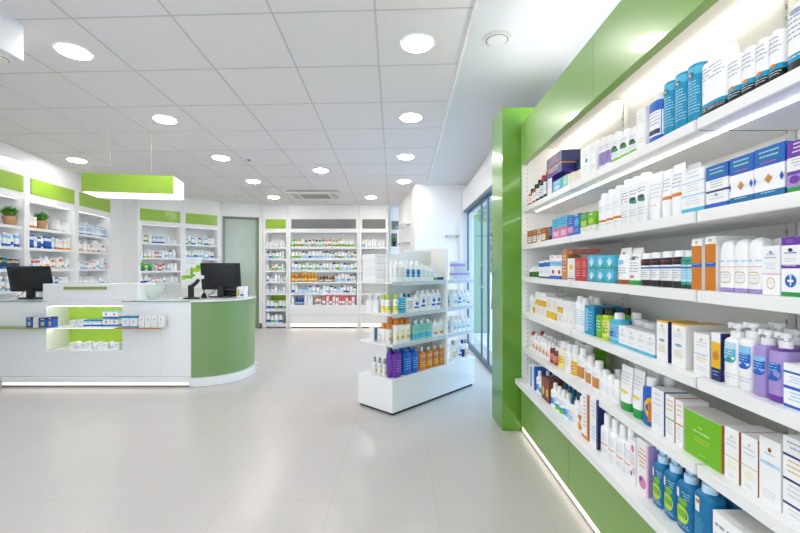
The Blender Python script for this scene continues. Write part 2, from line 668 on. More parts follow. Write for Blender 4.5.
# the left wall runs behind the units; the corner column stands flush with their fronts
wall('wall_left', [(LX(2.4) - .38, 2.4), (LX(6.76) - .38, 6.76)], .1, 0, ZT)
wall('wall_side', [(LX(2.4) - .38, 2.35), (-3.6, 2.35)], -.1, 0, ZT)
ang0, ang1 = Vector((-4.42, 6.98)), Vector((-3.456, 7.95))
wall('wall_corner', [(LX(6.75), 6.75), (LX(6.75) + .02, 6.97), (ang0.x, ang0.y)], .12, 0, 2.6)
angd = (ang1 - ang0).normalized()
angn = Vector((-angd.y, angd.x))
b0, b1 = ang0 + angn * .38, ang1 + angn * .38
wall('wall_angled', [(b0.x, b0.y), (b1.x, b1.y)], .1, 0, 2.6)
wall('wall_back', [(-3.7, 8.62), (0.15, 8.62)], .1, 0, 2.6)
wall('wall_return', [(-0.02, 8.3), (0.235, 6.5)], .12, 0, 2.6)
wall('wall_entrance', [(0.235, 6.5), (1.16, 6.5)], .14, 0, 2.6)
wall('wall_right', [(1.262, 3.75), (1.215, -3)], .1, 0, ZT)
wall('wall_rear', [(1.3, -2.9), (-4.2, -2.9)], .1, 0, .12)
w2 = struct(empty('fill_window_rear', (0, 0, 0)), 'unseen glazing added behind the camera to let in fill daylight')  # unseen opening, added so sky light reaches ceiling and floor alike
for k in range(6):
    boxo('frame', w2, -3.5 + k * .93, -3.46 + k * .93, -2.95, -2.9, .12, 2.88, 'alu')
boxo('glass', w2, -3.5, 1.2, -2.93, -2.92, .12, 2.88, 'clearglass')
w3 = struct(empty('fill_window_side', (0, 0, 0)), 'unseen side glazing beside the camera, added to bring in more daylight')  # out of view as well, added as a second daylight source
for k in range(6):
    boxo('frame', w3, -3.66 - .0, -3.62, -2.9 + k * 1.04, -2.86 + k * 1.04, .12, 2.68, 'alu')
boxo('glass', w3, -3.65, -3.64, -2.9, 2.3, .12, 2.68, 'clearglass')
# header and upper wall above the shopfront glazing
wall('wall_shopfront', [(1.06, 6.5), (1.06, 3.75)], .14, 2.385, 2.75)
wall('wall_nib', [(1.06, 3.75), (1.4, 3.75)], .08, 2.385, 2.75)
# door wall pieces
wall('wall_door', [(-3.456, 7.95), (-3.42, 7.96)], .1, 0, 2.55)
wall('wall_lintel', [(-3.42, 7.96), (-2.79, 8.19)], .1, 2.19, 2.55)
wall('wall_post', [(-2.79, 8.19), (-2.72, 8.2)], .1, 0, 2.55)

# frosted green glass door to the back office
dA, dB = Vector((-3.41, 7.985)), Vector((-2.795, 8.21))
dth = math.atan2((dB - dA).y, (dB - dA).x)
dw = (dB - dA).length
dr = empty('door_1', (dA.x, dA.y, 0), dth)
struct(dr, 'frosted green glass door between the wall shelving units')
g = MB()
for a, b in ((0, .03), (dw - .03, dw)):
    g.box(a, b, -.02, .04, 0, 2.18, 'greysign')
g.box(0, dw, -.02, .04, 2.14, 2.18, 'greysign')
g.build('door_frame', dr, smooth=False)
boxo('glass_panel', dr, .03, dw - .065, .0, .012, .01, 2.14, 'frosted_door')
boxo('edge_rail', dr, dw - .065, dw - .03, -.012, .03, .01, 2.14, 'greensatin')
boxo('skirting_block', dr, dw + .005, dw + .05, -.05, .02, 0, .1, 'dkgrey')

# shopfront glazing (window_1): posts, panes, roller shutter box
w1 = struct(empty('window_1', (0, 0, 0)), 'shopfront glazing looking onto the bright street')
for d0, d1 in ((6.40, 6.46), (5.32, 5.36), (4.92, 4.98), (3.34, 3.40)):
    boxo('frame', w1, 1.045, 1.062, d0, d1, 0, 2.06, 'alu')
boxo('transom', w1, 1.04, 1.07, 3.34, 6.46, 2.03, 2.07, 'alu')
boxo('sill', w1, 1.03, 1.08, 3.34, 6.46, 0, .04, 'alu')
for d0, d1 in ((5.36, 6.40), (4.98, 5.32), (3.40, 4.92)):
    boxo('glass', w1, 1.052, 1.056, d0, d1, .04, 2.03, 'clearglass')
hd = MB()
hd.tube([(1.0, 5.0, .95), (.97, 5.0, .98), (.97, 5.0, 1.2), (1.0, 5.0, 1.23)], .011, 'steelwire')
hd.build('door_handle', w1)
sb = struct(empty('trim_2', (0, 0, 0)), 'white roller shutter box above the shopfront glazing')
boxo('shutter_box', sb, 0.97, 1.2, 3.33, 6.49, 2.07, 2.385, 'shutter', .006)
boxo('shutter_rail', sb, 0.985, 1.04, 3.35, 6.48, 2.05, 2.07, 'alu')
# reveal at the far end of the glazing
boxo('trim_3', None, 0.93, 1.03, 6.44, 6.499, 0, 2.36, 'plaster')['kind'] = 'structure'

# the street outside
ex = MB()
ex.box(1.3, 26, -4, 40, -.1, -.02, 'pavement')
struct(ex.build('pavement', smooth=False), 'bright street pavement outside the shopfront')
boxo('exterior_step', None, 1.10, 1.3, 3.3, 6.6, -.1, -.002, 'pavement')['kind'] = 'structure'
fa = empty('street_building', (9.5, 24, 0), 0, 'pale street building across the road outside the shopfront', 'building')
boxo('wall', fa, -6, 12, 0, 4, 0, 9, 'facade')
for i in range(7):
    for k in range(3):
        boxo('window', fa, -5 + i * 2.3, -3.8 + i * 2.3, -.05, .1, 1.0 + k * 2.8, 2.6 + k * 2.8, 'alu')
gp = empty('glass_screen', (1.3, 7.55, 0), 0, 'tall green frosted glass screen standing outside the shopfront', 'screen')
boxo('pane', gp, -.02, .30, .0, .02, 0.0, 2.05, 'frostgreen')
boxo('post', gp, .30, .34, -.01, .03, 0.0, 2.2, 'alu')
tr_ = empty('street_tree', (2.75, 12.2, 0), 0, 'leafy green street tree outside the shopfront glazing', 'tree')
MB().tube([(0, 0, -.02), (.04, 0, 1.0), (-.02, .05, 1.9)], .07, 'bark').build('trunk', tr_)
tl = MB()
rt = random.Random(4)
for i in range(900):
    v = Vector((rt.gauss(0, 1), rt.gauss(0, 1), rt.gauss(0, 1))).normalized() * (rt.random() ** .4)
    c = Vector((v.x * 1.0, v.y * 1.0, 2.0 + v.z * 1.05))
    q = Vector((rt.uniform(-1, 1), rt.uniform(-1, 1), rt.uniform(-1, 1))).normalized() * .11
    r_ = q.orthogonal().normalized() * .06
    tl.face([c - q, c + r_, c + q, c - r_], 'treeleaf')
tl.build('crown', tr_, smooth=False)

# bulkhead box in the top corner nearest the camera, with a round ceiling speaker
bk = empty('trim_4', (0, 0, 0))
struct(bk, 'white ceiling bulkhead box in the upper corner')
mbk = MB()
bp = [(-2.30, -1.0), (-2.30, 2.53), (-3.6, 2.98), (-3.6, -1.0)]
for z in (2.455, 2.72):
    mbk.v += [(*p, z) for p in bp]
for f in ((0, 1, 5, 4), (1, 2, 6, 5), (2, 3, 7, 6), (3, 0, 4, 7), (4, 5, 6, 7), (3, 2, 1, 0)):
    mbk.f.append(f)
    mbk.mi.append(mbk.m('plaster'))
mbk.build('bulkhead', bk, smooth=False)


def ring_disc(name, label, cat, c, r, zt, mt1='offwhite', mt2='white', group=None):
    e = empty(name, (c[0], c[1], zt), 0, label, cat, group)
    a = MB()
    a.loft([(-.012, r, r), (0, r * 1.02, r * 1.02)], mt1, 32)
    a.build('trim_ring', e)
    b = MB()
    b.loft([(-.02, r * .7, r * .7), (-.010, r * .78, r * .78)], mt2, 32)
    b.build('speaker_cover', e)
    d_ = MB()
    d_.loft([(-.0135, r * .84, r * .84), (-.011, r * .84, r * .84)], 'slotgrey', 32)
    d_.build('shadow_ring', e)
    return e


ring_disc('ceiling_speaker', 'round ceiling speaker in the white bulkhead box overhead', 'speaker', (-2.405, 2.475), .062, 2.455, 'cream', 'cream')
dS = F * 1.589 / (285 - 36.5)
ring_disc('ceiling_speaker', 'round ceiling speaker in the smooth plaster strip above the shelving', 'speaker', ((497 - CX) * dS / F, dS), .085, ceil_z(dS) - .012, 'offwhite', 'white')
d3 = F * 1.589 / (285 - 197.3)
ring_disc('ceiling_speaker', 'faint round ceiling grille before the frosted glass door', 'speaker', ((241 - CX) * d3 / F, d3), .13, ceil_z(d3), 'white', 'white')

# downlights
LAMPS = [((74, 51), 'beside the white bulkhead box'), ((417, 43), 'beside the smooth plaster strip, closest to the camera'), ((165, 119), 'in front of the hanging green sign'),
         ((411, 117), 'second along the smooth plaster strip'), ((77, 160), 'above the shelving with potted plants'), ((221, 157.5), 'next to the smoke detector'), ((406, 156.5), 'third along the smooth plaster strip'),
         ((404, 181), 'fourth along the smooth plaster strip, the farthest of them'), ((321, 170), 'between the air vent and the plaster strip lamps'), ((253.5, 181), 'between the smoke detector and the air vent'),
         ((274, 197), 'in front of the frosted glass door'), ((371, 197), 'before the back wall, beyond the air vent')]


def downlight(x, d, where):
    e = empty('downlight', (x, d, ceil_z(d)), 0, 'lit round downlight ' + where, 'ceiling light', 'round downlights in the tiled ceiling')
    e.rotation_euler = (-0.0411, 0, 0)
    a = MB()
    a.loft([(-.008, .112, .112), (-.001, .118, .118)], 'laminate', 36)
    a.build('trim_ring', e)
    b = MB()
    b.loft([(-.0105, .095, .095), (-.0085, .095, .095)], 'lamp', 36)
    b.build('diffuser', e)


for (px, py), where in LAMPS:
    d = F * 1.589 / (285 - py)
    downlight((px - CX) * d / F, d, where)
# unseen lamps added behind the photographer to light the near end, continuing the rows
for i, (x, d) in enumerate(((-1.7, 0.9), (-3.3, 0.6), (.12, 0.7), (-1.7, -1.2), (.12, -1.2), (-3.3, -1.2))):
    downlight(x, d, 'behind the camera, ' + ORD[i + 1] + ' of six added out of view')

# smoke detector, sprinkler and cassette vent
d = F * 1.589 / (285 - 158)
e = empty('smoke_detector', ((249 - CX) * d / F, d, ceil_z(d)), 0, 'small white smoke detector on the tiled ceiling', 'smoke detector')
MB().loft([(-.02, .045, .045), (0, .05, .05)], 'white', 24).build('base', e)
MB().loft([(-.04, .018, .018), (-.036, .024, .024), (-.02, .026, .026)], 'grey', 24).build('sensor_dome', e)
d = F * 1.589 / (285 - 195)
e = empty('air_vent', ((316 - CX) * d / F, d, ceil_z(d)), 0, 'square ceiling air vent cassette with a louvred centre', 'air vent')
a = MB()
a.box(-.43, .43, -.36, .36, -.025, .0, 'offwhite')
a.build('panel', e, smooth=False, bevel=.008)
boxo('grille', e, -.24, .24, -.2, .2, -.032, -.024, 'acdark')
for k in range(7):
    boxo('slat', e, -.23, .23, -.185 + k * .055, -.160 + k * .055, -.037, -.031, 'acdark')
for sx in (-1, 1):
    for k in range(3):
        boxo('air_slot', e, sx * (.3 + .04 * k) - .008, sx * (.3 + .04 * k) + .008, -.24, .24, -.0265, -.0245, 'slotgrey')

# flush ceiling access panel over the left shelving
d = F * 1.589 / (285 - 148)
# ------------------------------------------------------------------ the right-hand shelving run
SL = 0.0145
TH = -(PI / 2 + SL)
RZ = {1: 1.625, 2: 1.357, 3: 1.125, 4: 0.872, 5: 0.618, 6: 0.392}
FX = lambda d: 0.8475 + SL * d


def prism_y(mb, xa0, xa1, d0, d1, z0, z1, mt):
    """box along the run: x offsets relative to the shelf front line"""
    k = len(mb.v)
    for z in (z0, z1):
        for dd, xo in ((d0, xa0), (d0, xa1), (d1, xa1), (d1, xa0)):
            mb.v.append((FX(dd) + xo, dd, z))
    for f in ((0, 1, 5, 4), (1, 2, 6, 5), (2, 3, 7, 6), (3, 0, 4, 7), (4, 5, 6, 7), (3, 2, 1, 0)):
        mb.f.append(tuple(k + i for i in f))
        mb.mi.append(mb.m(mt))
    return mb


def run_part(name, parent, xa0, xa1, d0, d1, z0, z1, mt, bevel=0.0):
    o = prism_y(MB(), xa0, xa1, d0, d1, z0, z1, mt).build(name, None, smooth=False, bevel=bevel)
    o.parent = parent
    o.matrix_parent_inverse = parent.matrix_world.inverted()
    return o


mods = [(2.124, 3.0), (1.210, 2.120), (0.300, 1.206), (-0.60, 0.296)]
fasc = [(1.844, 3.0), (0.70, 1.841), (-0.20, .697), (-.6, -.203)]
runlab = ['green fronted wall shelving module next to the green pillar', 'second green fronted shelving module from the green pillar', 'third green fronted shelving module from the green pillar', 'fourth green fronted shelving module, farthest from the green pillar']
for i, ((d0, d1), (f0, f1)) in enumerate(zip(mods, fasc)):
    u = empty('shelving_unit', (FX(d0) + .15, d0, 0), 0, runlab[i], 'shelving unit', 'green fronted wall shelving modules')
    bpy.context.view_layer.update()
    run_part('plinth', u, -.002, .30, d0, d1, .012, .054, 'laminate')
    run_part('kick_light', u, -.005, -.002, d0, d1, .016, .050, 'kickglow')
    run_part('toe_recess', u, .03, .30, d0, d1, .0, .012, 'shadowgap')
    run_part('base_panel', u, -.014, .30, d0, d1, .055, .353, 'greengloss')
    run_part('base_shelf', u, -.058, .31, d0 - (.0), d1, .355, RZ[6], 'shelfwhite', .002)
    run_part('back_panel', u, .292, .305, d0, d1, RZ[6], 2.10, 'backing')
    for s in range(1, 6):
        sh = run_part('shelf', u, .0, .288, d0 + .004, d1 - .004, RZ[s] - .035, RZ[s], 'shelfwhite', .0015)
        # clear price rail along the front edge
        rl = prism_y(MB(), -.003, -.0005, d0 + .006, d1 - .006, RZ[s] - .033, RZ[s] - .002, 'laminate').build('price_rail', None, smooth=False)
        rl.parent = sh
    up = MB()
    prism_y(up, .27, .291, d0, d0 + .014, RZ[6], 2.04, 'offwhite')
    for k in range(48):
        prism_y(up, .268, .2705, d0 + .003, d0 + .006, .43 + k * .033, .445 + k * .033, 'slotgrey')
    o = up.build('slotted_upright', None, smooth=False)
    o.parent = u
    o.matrix_parent_inverse = u.matrix_world.inverted()
    for s in range(1, 6):
        run_part('bracket', u, .012, .268, d0 + .0002, d0 + .0038, RZ[s] - .033, RZ[s] - .008, 'slotgrey')
    run_part('top_board', u, .03, .305, d0, d1, 2.055, 2.075, 'backing')
    fo = prism_y(prism_y(MB(), -.014, .008, f0, f1, 1.937, 2.228, 'greengloss'), .0085, .0115, f0, f1, 1.95, 2.228, 'backing')
    prism_y(fo, .0081, .026, f0, f1, 1.937, 1.949, 'greengloss')
    fo = fo.build('fascia_panel', None, smooth=False)
    tag(fo, ['glossy green fascia panel over the shelving, next to the green pillar', 'glossy green fascia panel over the shelving, second from the green pillar', 'glossy green fascia panel over the shelving, third from the green pillar', 'glossy green fascia panel over the shelving, fourth from the green pillar'][i], 'fascia panel', 'green fascia panels')
    run_part('cap_board', u, .012, .30, d0, d1, 2.20, 2.255, 'laminate')
    run_part('canopy_light', u, .265, .28, d0 + .03, d1 - .03, 2.040, 2.0545, 'ledwarm')
    run_part('shelf_light', u, .07, .077, d0 + .001, d1 - (.08 if i == 0 else .001), RZ[1] - .039, RZ[1] - .0355, 'led')
    run_part('cove_light', u, .06, .075, d0 + .03, d1 - .03, 2.256, 2.264, 'ledcove')
    if i == 0:
        en = MB()
        prism_y(en, -.004, .30, 3.0, 3.02, RZ[6], 2.10, 'shelfwhite')
        for xo in (.03, .24):
            for k in range(50):
                prism_y(en, xo, xo + .006, 2.9985, 3.0, .43 + k * .032, .436 + k * .032, 'slotgrey')
        o = en.build('end_panel', None, smooth=False)
        o.parent = u
        o.matrix_parent_inverse = u.matrix_world.inverted()

pl = MB()
k = [(0.748, 3.022), (1.24, 3.022), (1.24, 3.317), (0.737, 3.317)]
for z in (0, 2.363):
    for p in k:
        pl.v.append((*p, z))
for f in ((0, 1, 5, 4), (1, 2, 6, 5), (2, 3, 7, 6), (3, 0, 4, 7), (4, 5, 6, 7), (3, 2, 1, 0)):
    pl.f.append(f)
    pl.mi.append(pl.m('greenpillar'))
struct(pl.build('pillar', smooth=False, bevel=.003), 'tall glossy green pillar at the end of the shelving')


def R(s, x0, x1, yt, kind, sch, dp=None, back=0, zoff=0.0, setb=0.0, detail=True, gap=.012, bsch=None):
    """a product on the right run: photo columns x0..x1 give its place along the shelf, yt its height"""
    led = s == 6
    kx = 347.0 if led else 353.0 if s < 3 else 362.0
    dd_ = lambda x: (lambda v: v if v < 2.6 else 2.6 + (v - 2.6) * .84)(kx / (x - 406))
    da, db = dd_(x0), dd_(x1)
    dm = (da + db) / 2
    w = (da - db) * 0.965
    dc = dd_((x0 + x1) / 2)
    zs = RZ[s] + zoff
    h = HC + (HY - yt) * dc / F - zs
    if dp is None:
        dp = min(w * (.75 if kind != 'carton' else .9), .11)
        if kind in ('bottle', 'pump', 'jar') and w < .05:
            dp = w
    dp = max(dp, .022)
    front = (0.839 if led else 0.8525 if s < 3 else 0.875) + SL * dm + setb
    outs = []
    for b in range(back + 1):
        xx = front + dp / 2 + b * (dp + gap)
        if b and xx + dp / 2 > 1.128 + SL * dm:
            break
        sc_ = sch if not (b and bsch) else bsch
        o = product(kind, w, dp, h, sc_, detail and b == 0)
        o.location = (xx, dm, zs + .0005)
        o.rotation_euler = (0, 0, TH)
        record(o, sc_['desc'], ('run', s, b, zoff > 0), -dm)
        outs.append(o)
    return outs


# a stock of looks
txt = lambda v0, v1, n=4, c='paletext', u0=.15, u1=.85: ('t', u0, u1, v0, v1, c, n)
W = dict(
    amber=S('amber bottle with dark cap and white label', 'amber', 'black', deco=[('r', .1, .9, .12, .55, 'white'), txt(.2, .5, 3, 'orange')], n=2, sh=.62, ct=.72),
    dark=S('black bottle with white label', 'black', 'black', deco=[('r', .08, .92, .12, .58, 'white'), txt(.2, .5, 3, 'ink')], n=2, sh=.62, ct=.74),
    darkred=S('black bottle with red cap', 'black', 'red', deco=[('r', .08, .92, .12, .56, 'pale'), txt(.2, .5, 3, 'ink')], n=2, sh=.62, ct=.78),
    navybox=S('navy carton with red and orange print', 'navy', bands=[(0, .12, 'violet'), (.38, .44, 'orange')], deco=[txt(.55, .9, 3, 'coral'), ('r', .1, .5, .2, .33, 'red'), txt(.15, .35, 2, 'skytext')]),
    darkbox=S('dark blue carton with orange stripe', 'petrol', bands=[(.3, .36, 'orange')], deco=[txt(.5, .9, 4, 'ink'), txt(.08, .25, 2, 'red')]),
    purplebox=S('white carton with purple side', 'white', side='violet', deco=[txt(.3, .9, 5, 'lavender'), ('r', 0, .2, 0, 1, 'violet')]),
    skybox=S('light blue carton with white print', 'turquoise', deco=[txt(.5, .85, 2, 'white'), ('c', .5, .3, .3, .2, 'palesky')]),
    creambox=S('small cream carton with yellow print', 'cream', deco=[txt(.2, .8, 3, 'gold'), ('r', 0, 1, .82, .9, 'lemon')]),
    mintbox=S('small pale green carton', 'mint', deco=[txt(.2, .8, 3, 'white')]),
    tallwhite=S('tall white carton with blue print', 'pure', deco=[('r', .55, .75, .45, .58, 'deepblue'), txt(.6, .85, 4), txt(.12, .35, 3)]),
    lavbot=S('white bottle with lavender print', 'white', 'white', bands=[(.08, .5, 'lavender')], deco=[txt(.12, .48, 6, 'violet'), txt(.55, .7, 2, 'ink')], n=3, sh=.82, ct=.86, cr=.9),
    leafbot=S('white bottle with green leaf print', 'pure', 'pure', bands=[(0, .1, 'lime')], deco=[('e', .5, .42, .18, .1, 'dkgreen'), ('e', .62, .36, .14, .06, 'green'), txt(.52, .66, 2, 'ink'), txt(.14, .26, 2)], n=3, sh=.72, ct=.82, cr=.72),
    plainbox=S('plain white carton with gold print', 'pure', deco=[txt(.1, .25, 2, 'gold'), txt(.6, .85, 3), ('r', .75, 1, 0, 1, 'white')]),
    bluebot=S('blue bottle with white label and cap', 'blue', 'white', deco=[('r', .06, .94, .1, .62, 'pure'), txt(.3, .58, 4, 'ink'), ('r', .2, .8, .14, .24, 'navy')], n=3, sh=.8, ct=.86, cr=.75),
    teal=S('large turquoise bottle with white cap', 'teal', 'pure', bands=[(.72, .84, 'turquoise')], deco=[txt(.1, .62, 11, 'skytext'), ('c', .5, .72, .14, .05, 'deepblue'), ('c', .5, .72, .05, .02, 'gold')], n=2.4, sh=.84, ct=.89, cr=.94),
    squat=S('large white bottle with broad cap and black base', 'pure', 'pure', bands=[(0, .11, 'black'), (.11, .17, 'teal')], deco=[txt(.5, .72, 4, 'ink'), ('o', .3, .33, .1, .06, 'gold'), txt(.04, .09, 2, 'pale')], n=4.5, sh=.78, ct=.82, cr=.92),
    blackbase=S('white bottle with black and turquoise base', 'pure', 'pure', bands=[(0, .2, 'black'), (.2, .31, 'teal')], deco=[('c', .5, .29, .1, .035, 'orange'), txt(.5, .85, 4, 'ink'), txt(.06, .16, 2, 'pale')], n=2.6, sh=.86, ct=.9, cr=.93),
    bigbase=S('big white bottle with turquoise and black base', 'pure', 'pure', bands=[(0, .13, 'black'), (.13, .24, 'teal')], deco=[txt(.42, .8, 5, 'ink'), ('e', .5, .86, .12, .04, 'ink'), txt(.15, .2, 1, 'white')], n=2.6, sh=.88, ct=.92, cr=.93),
    # shelf 2
    brownbox=S('small brown and orange carton', 'amber', side='orange', deco=[('r', .1, .9, .1, .55, 'white'), txt(.6, .9, 2, 'gold'), txt(.15, .5, 3, 'brown')]),
    orwhite=S('small white carton with brown print', 'white', bands=[(.5, 1, 'tan')], deco=[txt(.1, .45, 3, 'amber'), txt(.6, .9, 2, 'white')]),
    navybot=S('slim navy bottle with white cap', 'navy', 'pale', deco=[txt(.2, .6, 4, 'sky')], n=2, sh=.7, ct=.8),
    pinkbox=S('blue carton with pink lower half', 'turquoise', bands=[(0, .5, 'pink')], deco=[('r', .15, .85, .1, .35, 'rose'), txt(.55, .92, 3, 'blue'), ('c', .5, .45, .2, .08, 'coral')]),
    bluepink=S('deep blue carton with pink band', 'blue', bands=[(.12, .48, 'pink')], deco=[txt(.55, .9, 3, 'skytext'), txt(.18, .4, 2, 'white')]),
    bluebox=S('blue carton with pale blue print', 'blue', deco=[('e', .5, .6, .35, .2, 'turquoise'), txt(.1, .3, 3, 'skytext'), txt(.8, .95, 1, 'white')]),
    greenbox=S('bright green carton with yellow label', 'green', bands=[(0, .3, 'white')], deco=[('r', .1, .9, .34, .6, 'chart'), txt(.7, .9, 2, 'chart'), txt(.06, .24, 2, 'lime')]),
    limebox=S('lime green carton with white lower half', 'lime', bands=[(0, .33, 'white')], deco=[('e', .5, .55, .32, .13, 'chart'), txt(.05, .26, 2, 'tan'), txt(.75, .92, 1, 'white')]),
    obandbot=S('white bottle with orange band', 'pure', 'pure', bands=[(.2, .26, 'orange')], deco=[txt(.45, .62, 3), txt(.06, .14, 1)], n=3, sh=.78, ct=.86, cr=.8),
    leafpump=S('white square bottle with green leaf emblem', 'pure', 'pure', deco=[('e', .5, .5, .2, .06, 'dkgreen'), ('e', .62, .45, .16, .04, 'jade'), txt(.58, .7, 2, 'ink'), txt(.12, .3, 3)], n=5, sh=.8, ct=.85, cr=.85),
    plainbot=S('plain white square bottle', 'pure', 'pure', deco=[txt(.45, .7, 4, 'ink'), txt(.12, .3, 3)], n=5, sh=.8, ct=.85, cr=.85),
    talltube=S('tall white tube standing on its cap', 'pure', 'pure', deco=[txt(.4, .75, 5)]),
    goldtube=S('white tube with gold print', 'pure', 'pure', bands=[], deco=[txt(.4, .75, 4), txt(.24, .3, 1, 'gold')]),
    obandtube=S('white tube with orange band', 'pure', 'pure', bands=[(.36, .43, 'orange')], deco=[txt(.5, .8, 4, 'ink')]),
    bluelinebox=S('white carton with pale blue stripes', 'pure', bands=[(0, .09, 'turquoise'), (.38, .41, 'sky'), (.7, .72, 'sky')], deco=[txt(.45, .66, 3), txt(.75, .95, 2), txt(.14, .34, 3)]),
    bluetopbox=S('white carton with blue top and stripes', 'pure', bands=[(.66, 1, 'blue'), (.0, .1, 'blue'), (.36, .41, 'navy')], deco=[('r', .08, .92, .72, .94, 'deepblue'), txt(.74, .92, 2, 'skytext'), txt(.44, .62, 3, 'ink'), txt(.14, .3, 2), ('c', .5, .29, .07, .04, 'ink')]),
    dotbox=S('blue and white carton with orange and blue diamonds', 'pure', bands=[(.62, 1, 'blue'), (0, .13, 'deepblue')], deco=[('r', .1, .9, .73, .95, 'deepblue'), txt(.74, .92, 2, 'skytext'), ('d', .5, .36, .14, .1, 'tan'), ('d', .04, .36, .04, .09, 'blue'), ('d', .93, .36, .07, .09, 'blue'), txt(.64, .7, 1, 'coral'), txt(.04, .1, 1, 'skytext'), ('r', .1, .4, .355, .36, 'pale'), ('r', .62, .84, .355, .36, 'pale')]),
    purpgreen=S('purple and white carton with green base', 'white', bands=[(.68, 1, 'purple'), (.34, .41, 'purple'), (.1, .34, 'lavender'), (0, .1, 'green')], deco=[txt(.72, .95, 3, 'white'), txt(.46, .64, 3, 'ink'), ('e', .3, .24, .2, .08, 'purple'), ('e', .7, .24, .2, .08, 'green')], top='darkteal'),
    # shelf 3
    greensm=S('small white bottle with green lower half', 'white', 'white', bands=[(.05, .5, 'dkgreen')], deco=[txt(.12, .45, 3, 'lime')], n=2, sh=.66, ct=.76),
    bluesm=S('small white carton with blue print', 'pure', bands=[(.66, .9, 'blue'), (.0, .1, 'navy')], deco=[txt(.2, .55, 3, 'sky')]),
    bluered=S('white carton with blue and red print', 'pure', bands=[(0, .14, 'blue'), (.55, .75, 'sky')], deco=[('c', .6, .3, .22, .09, 'red'), txt(.6, .72, 2, 'blue'), txt(.8, .95, 1, 'coral')]),
    tanbox=S('tan carton with terracotta print', 'tan', deco=[txt(.2, .8, 5, 'white'), ('c', .5, .5, .2, .08, 'coral')]),
    terrabox=S('long reddish brown carton', 'brown', side='coral', deco=[txt(.25, .75, 2, 'coral'), ('r', 0, .25, 0, 1, 'coral')]),
    yellowbox=S('white carton with yellow print', 'white', deco=[('c', .5, .6, .25, .12, 'yellow'), txt(.1, .35, 3, 'gold'), ('r', .05, .95, .05, .1, 'purple')]),
    redbox=S('red carton with white lettering panel', 'red', side='coral', deco=[('r', .2, .8, .55, .85, 'coral'), txt(.15, .45, 3, 'rose')]),
    tealbox=S('turquoise carton with white leaf shape', 'turquoise', bands=[(0, .12, 'aqua')], deco=[('d', .5, .55, .32, .3, 'palesky'), ('d', .5, .4, .16, .2, 'white'), ('e', .8, .2, .16, .1, 'jade')]),
    pouchbr=S('white pouch with brown base', 'pure', bands=[(0, .12, 'amber')], deco=[('c', .5, .85, .08, .03, 'tan'), ('e', .45, .6, .2, .07, 'sky'), txt(.25, .45, 3, 'ink'), ('c', .35, .2, .09, .035, 'yellow'), ('c', .35, .28, .08, .03, 'coral')]),
    pouchgr=S('white pouch with green base', 'pure', bands=[(0, .12, 'green')], deco=[('e', .5, .72, .25, .05, 'dkgreen'), txt(.3, .6, 4, 'ink'), ('c', .5, .22, .1, .035, 'coral')]),
    syrup=S('black bottle with white cap and white label', 'black', 'pure', bands=[(.18, .62, 'white'), (.52, .57, 'blue')], deco=[txt(.22, .48, 4, 'ink'), txt(.53, .57, 1, 'navy'), txt(.66, .74, 1, 'red')], n=2.6, sh=.76, ct=.83, cr=.9),
    syrupteal=S('dark teal bottle with white cap and white label', 'jade', 'pure', bands=[(.18, .62, 'palesky'), (.52, .57, 'deepblue'), (0, .1, 'dkgreen')], deco=[txt(.22, .48, 4, 'turquoise'), txt(.66, .74, 1, 'dkgreen')], n=2.6, sh=.76, ct=.83, cr=.9),
    orangebox=S('orange carton with white top and blue band', 'orange', bands=[(.86, 1, 'pure'), (.44, .52, 'blue')], side='white', deco=[txt(.56, .82, 5, 'tan'), txt(.06, .4, 8, 'tan'), ('c', .5, .93, .16, .03, 'gold'), txt(.455, .51, 1, 'sky')]),
    domebot=S('white dome topped bottle with gold ring emblem', 'pure', 'pure', bands=[(0, .08, 'lavender')], deco=[('o', .5, .28, .19, .11, 'gold'), txt(.23, .33, 2, 'paletext', .38, .62), ('r', 0, 1, .47, .485, 'rose'), txt(.52, .6, 1, 'sky')], n=5),
    ringbox=S('white carton with gold ring emblem', 'pure', bands=[(.41, .44, 'rose')], deco=[('o', .5, .24, .25, .12, 'gold'), txt(.2, .28, 2, 'paletext', .38, .62), ('e', .5, .87, .09, .03, 'ink'), txt(.7, .84, 2, 'ink'), txt(.5, .64, 3)]),
    crossbox=S('white carton with purple top and blue cross emblem', 'pure', bands=[(.86, 1, 'purple'), (.47, .53, 'purple'), (0, .07, 'green')], deco=[('c', .5, .26, .3, .11, 'blue'), ('r', .46, .54, .18, .34, 'white'), ('r', .34, .66, .24, .28, 'white'), ('d', .5, .345, .1, .03, 'skytext'), ('c', .5, .78, .12, .03, 'navy'), txt(.68, .74, 1, 'purple'), txt(.56, .64, 2), txt(.88, .95, 2, 'lavender', .3, .7), txt(.485, .52, 1, 'white')]),
    # shelf 4
    ycarton=S('white carton with yellow lower band', 'white', bands=[(.08, .38, 'yellow')], deco=[txt(.45, .85, 4, 'gold'), txt(.12, .32, 2, 'lemon')]),
    ycarton2=S('white carton with yellow middle band', 'white', bands=[(.45, .68, 'yellow')], deco=[txt(.1, .38, 4, 'gold'), txt(.5, .64, 1, 'orange')]),
    ybot=S('white bottle with yellow label', 'white', 'white', bands=[(.08, .38, 'yellow')], deco=[txt(.15, .32, 2, 'orange'), txt(.45, .6, 2, 'gold')], n=2.4, sh=.7, ct=.8),
    whbot=S('slim white bottle with blue print', 'pure', 'pure', deco=[txt(.15, .6, 7, 'sky')], n=2.4, sh=.78, ct=.86, cr=.7),
    tealcart=S('turquoise blue carton with white print', 'teal', side='deepblue', deco=[txt(.15, .8, 6, 'skytext'), ('r', .1, .35, .1, .9, 'sky')]),
    limebot=S('lime green bottle with black cap', 'chart', 'black', deco=[('r', .1, .9, .12, .62, 'lemon'), txt(.2, .56, 4, 'green'), ('e', .5, .3, .3, .1, 'lime')], n=3.5, sh=.7, ct=.78, cr=.7),
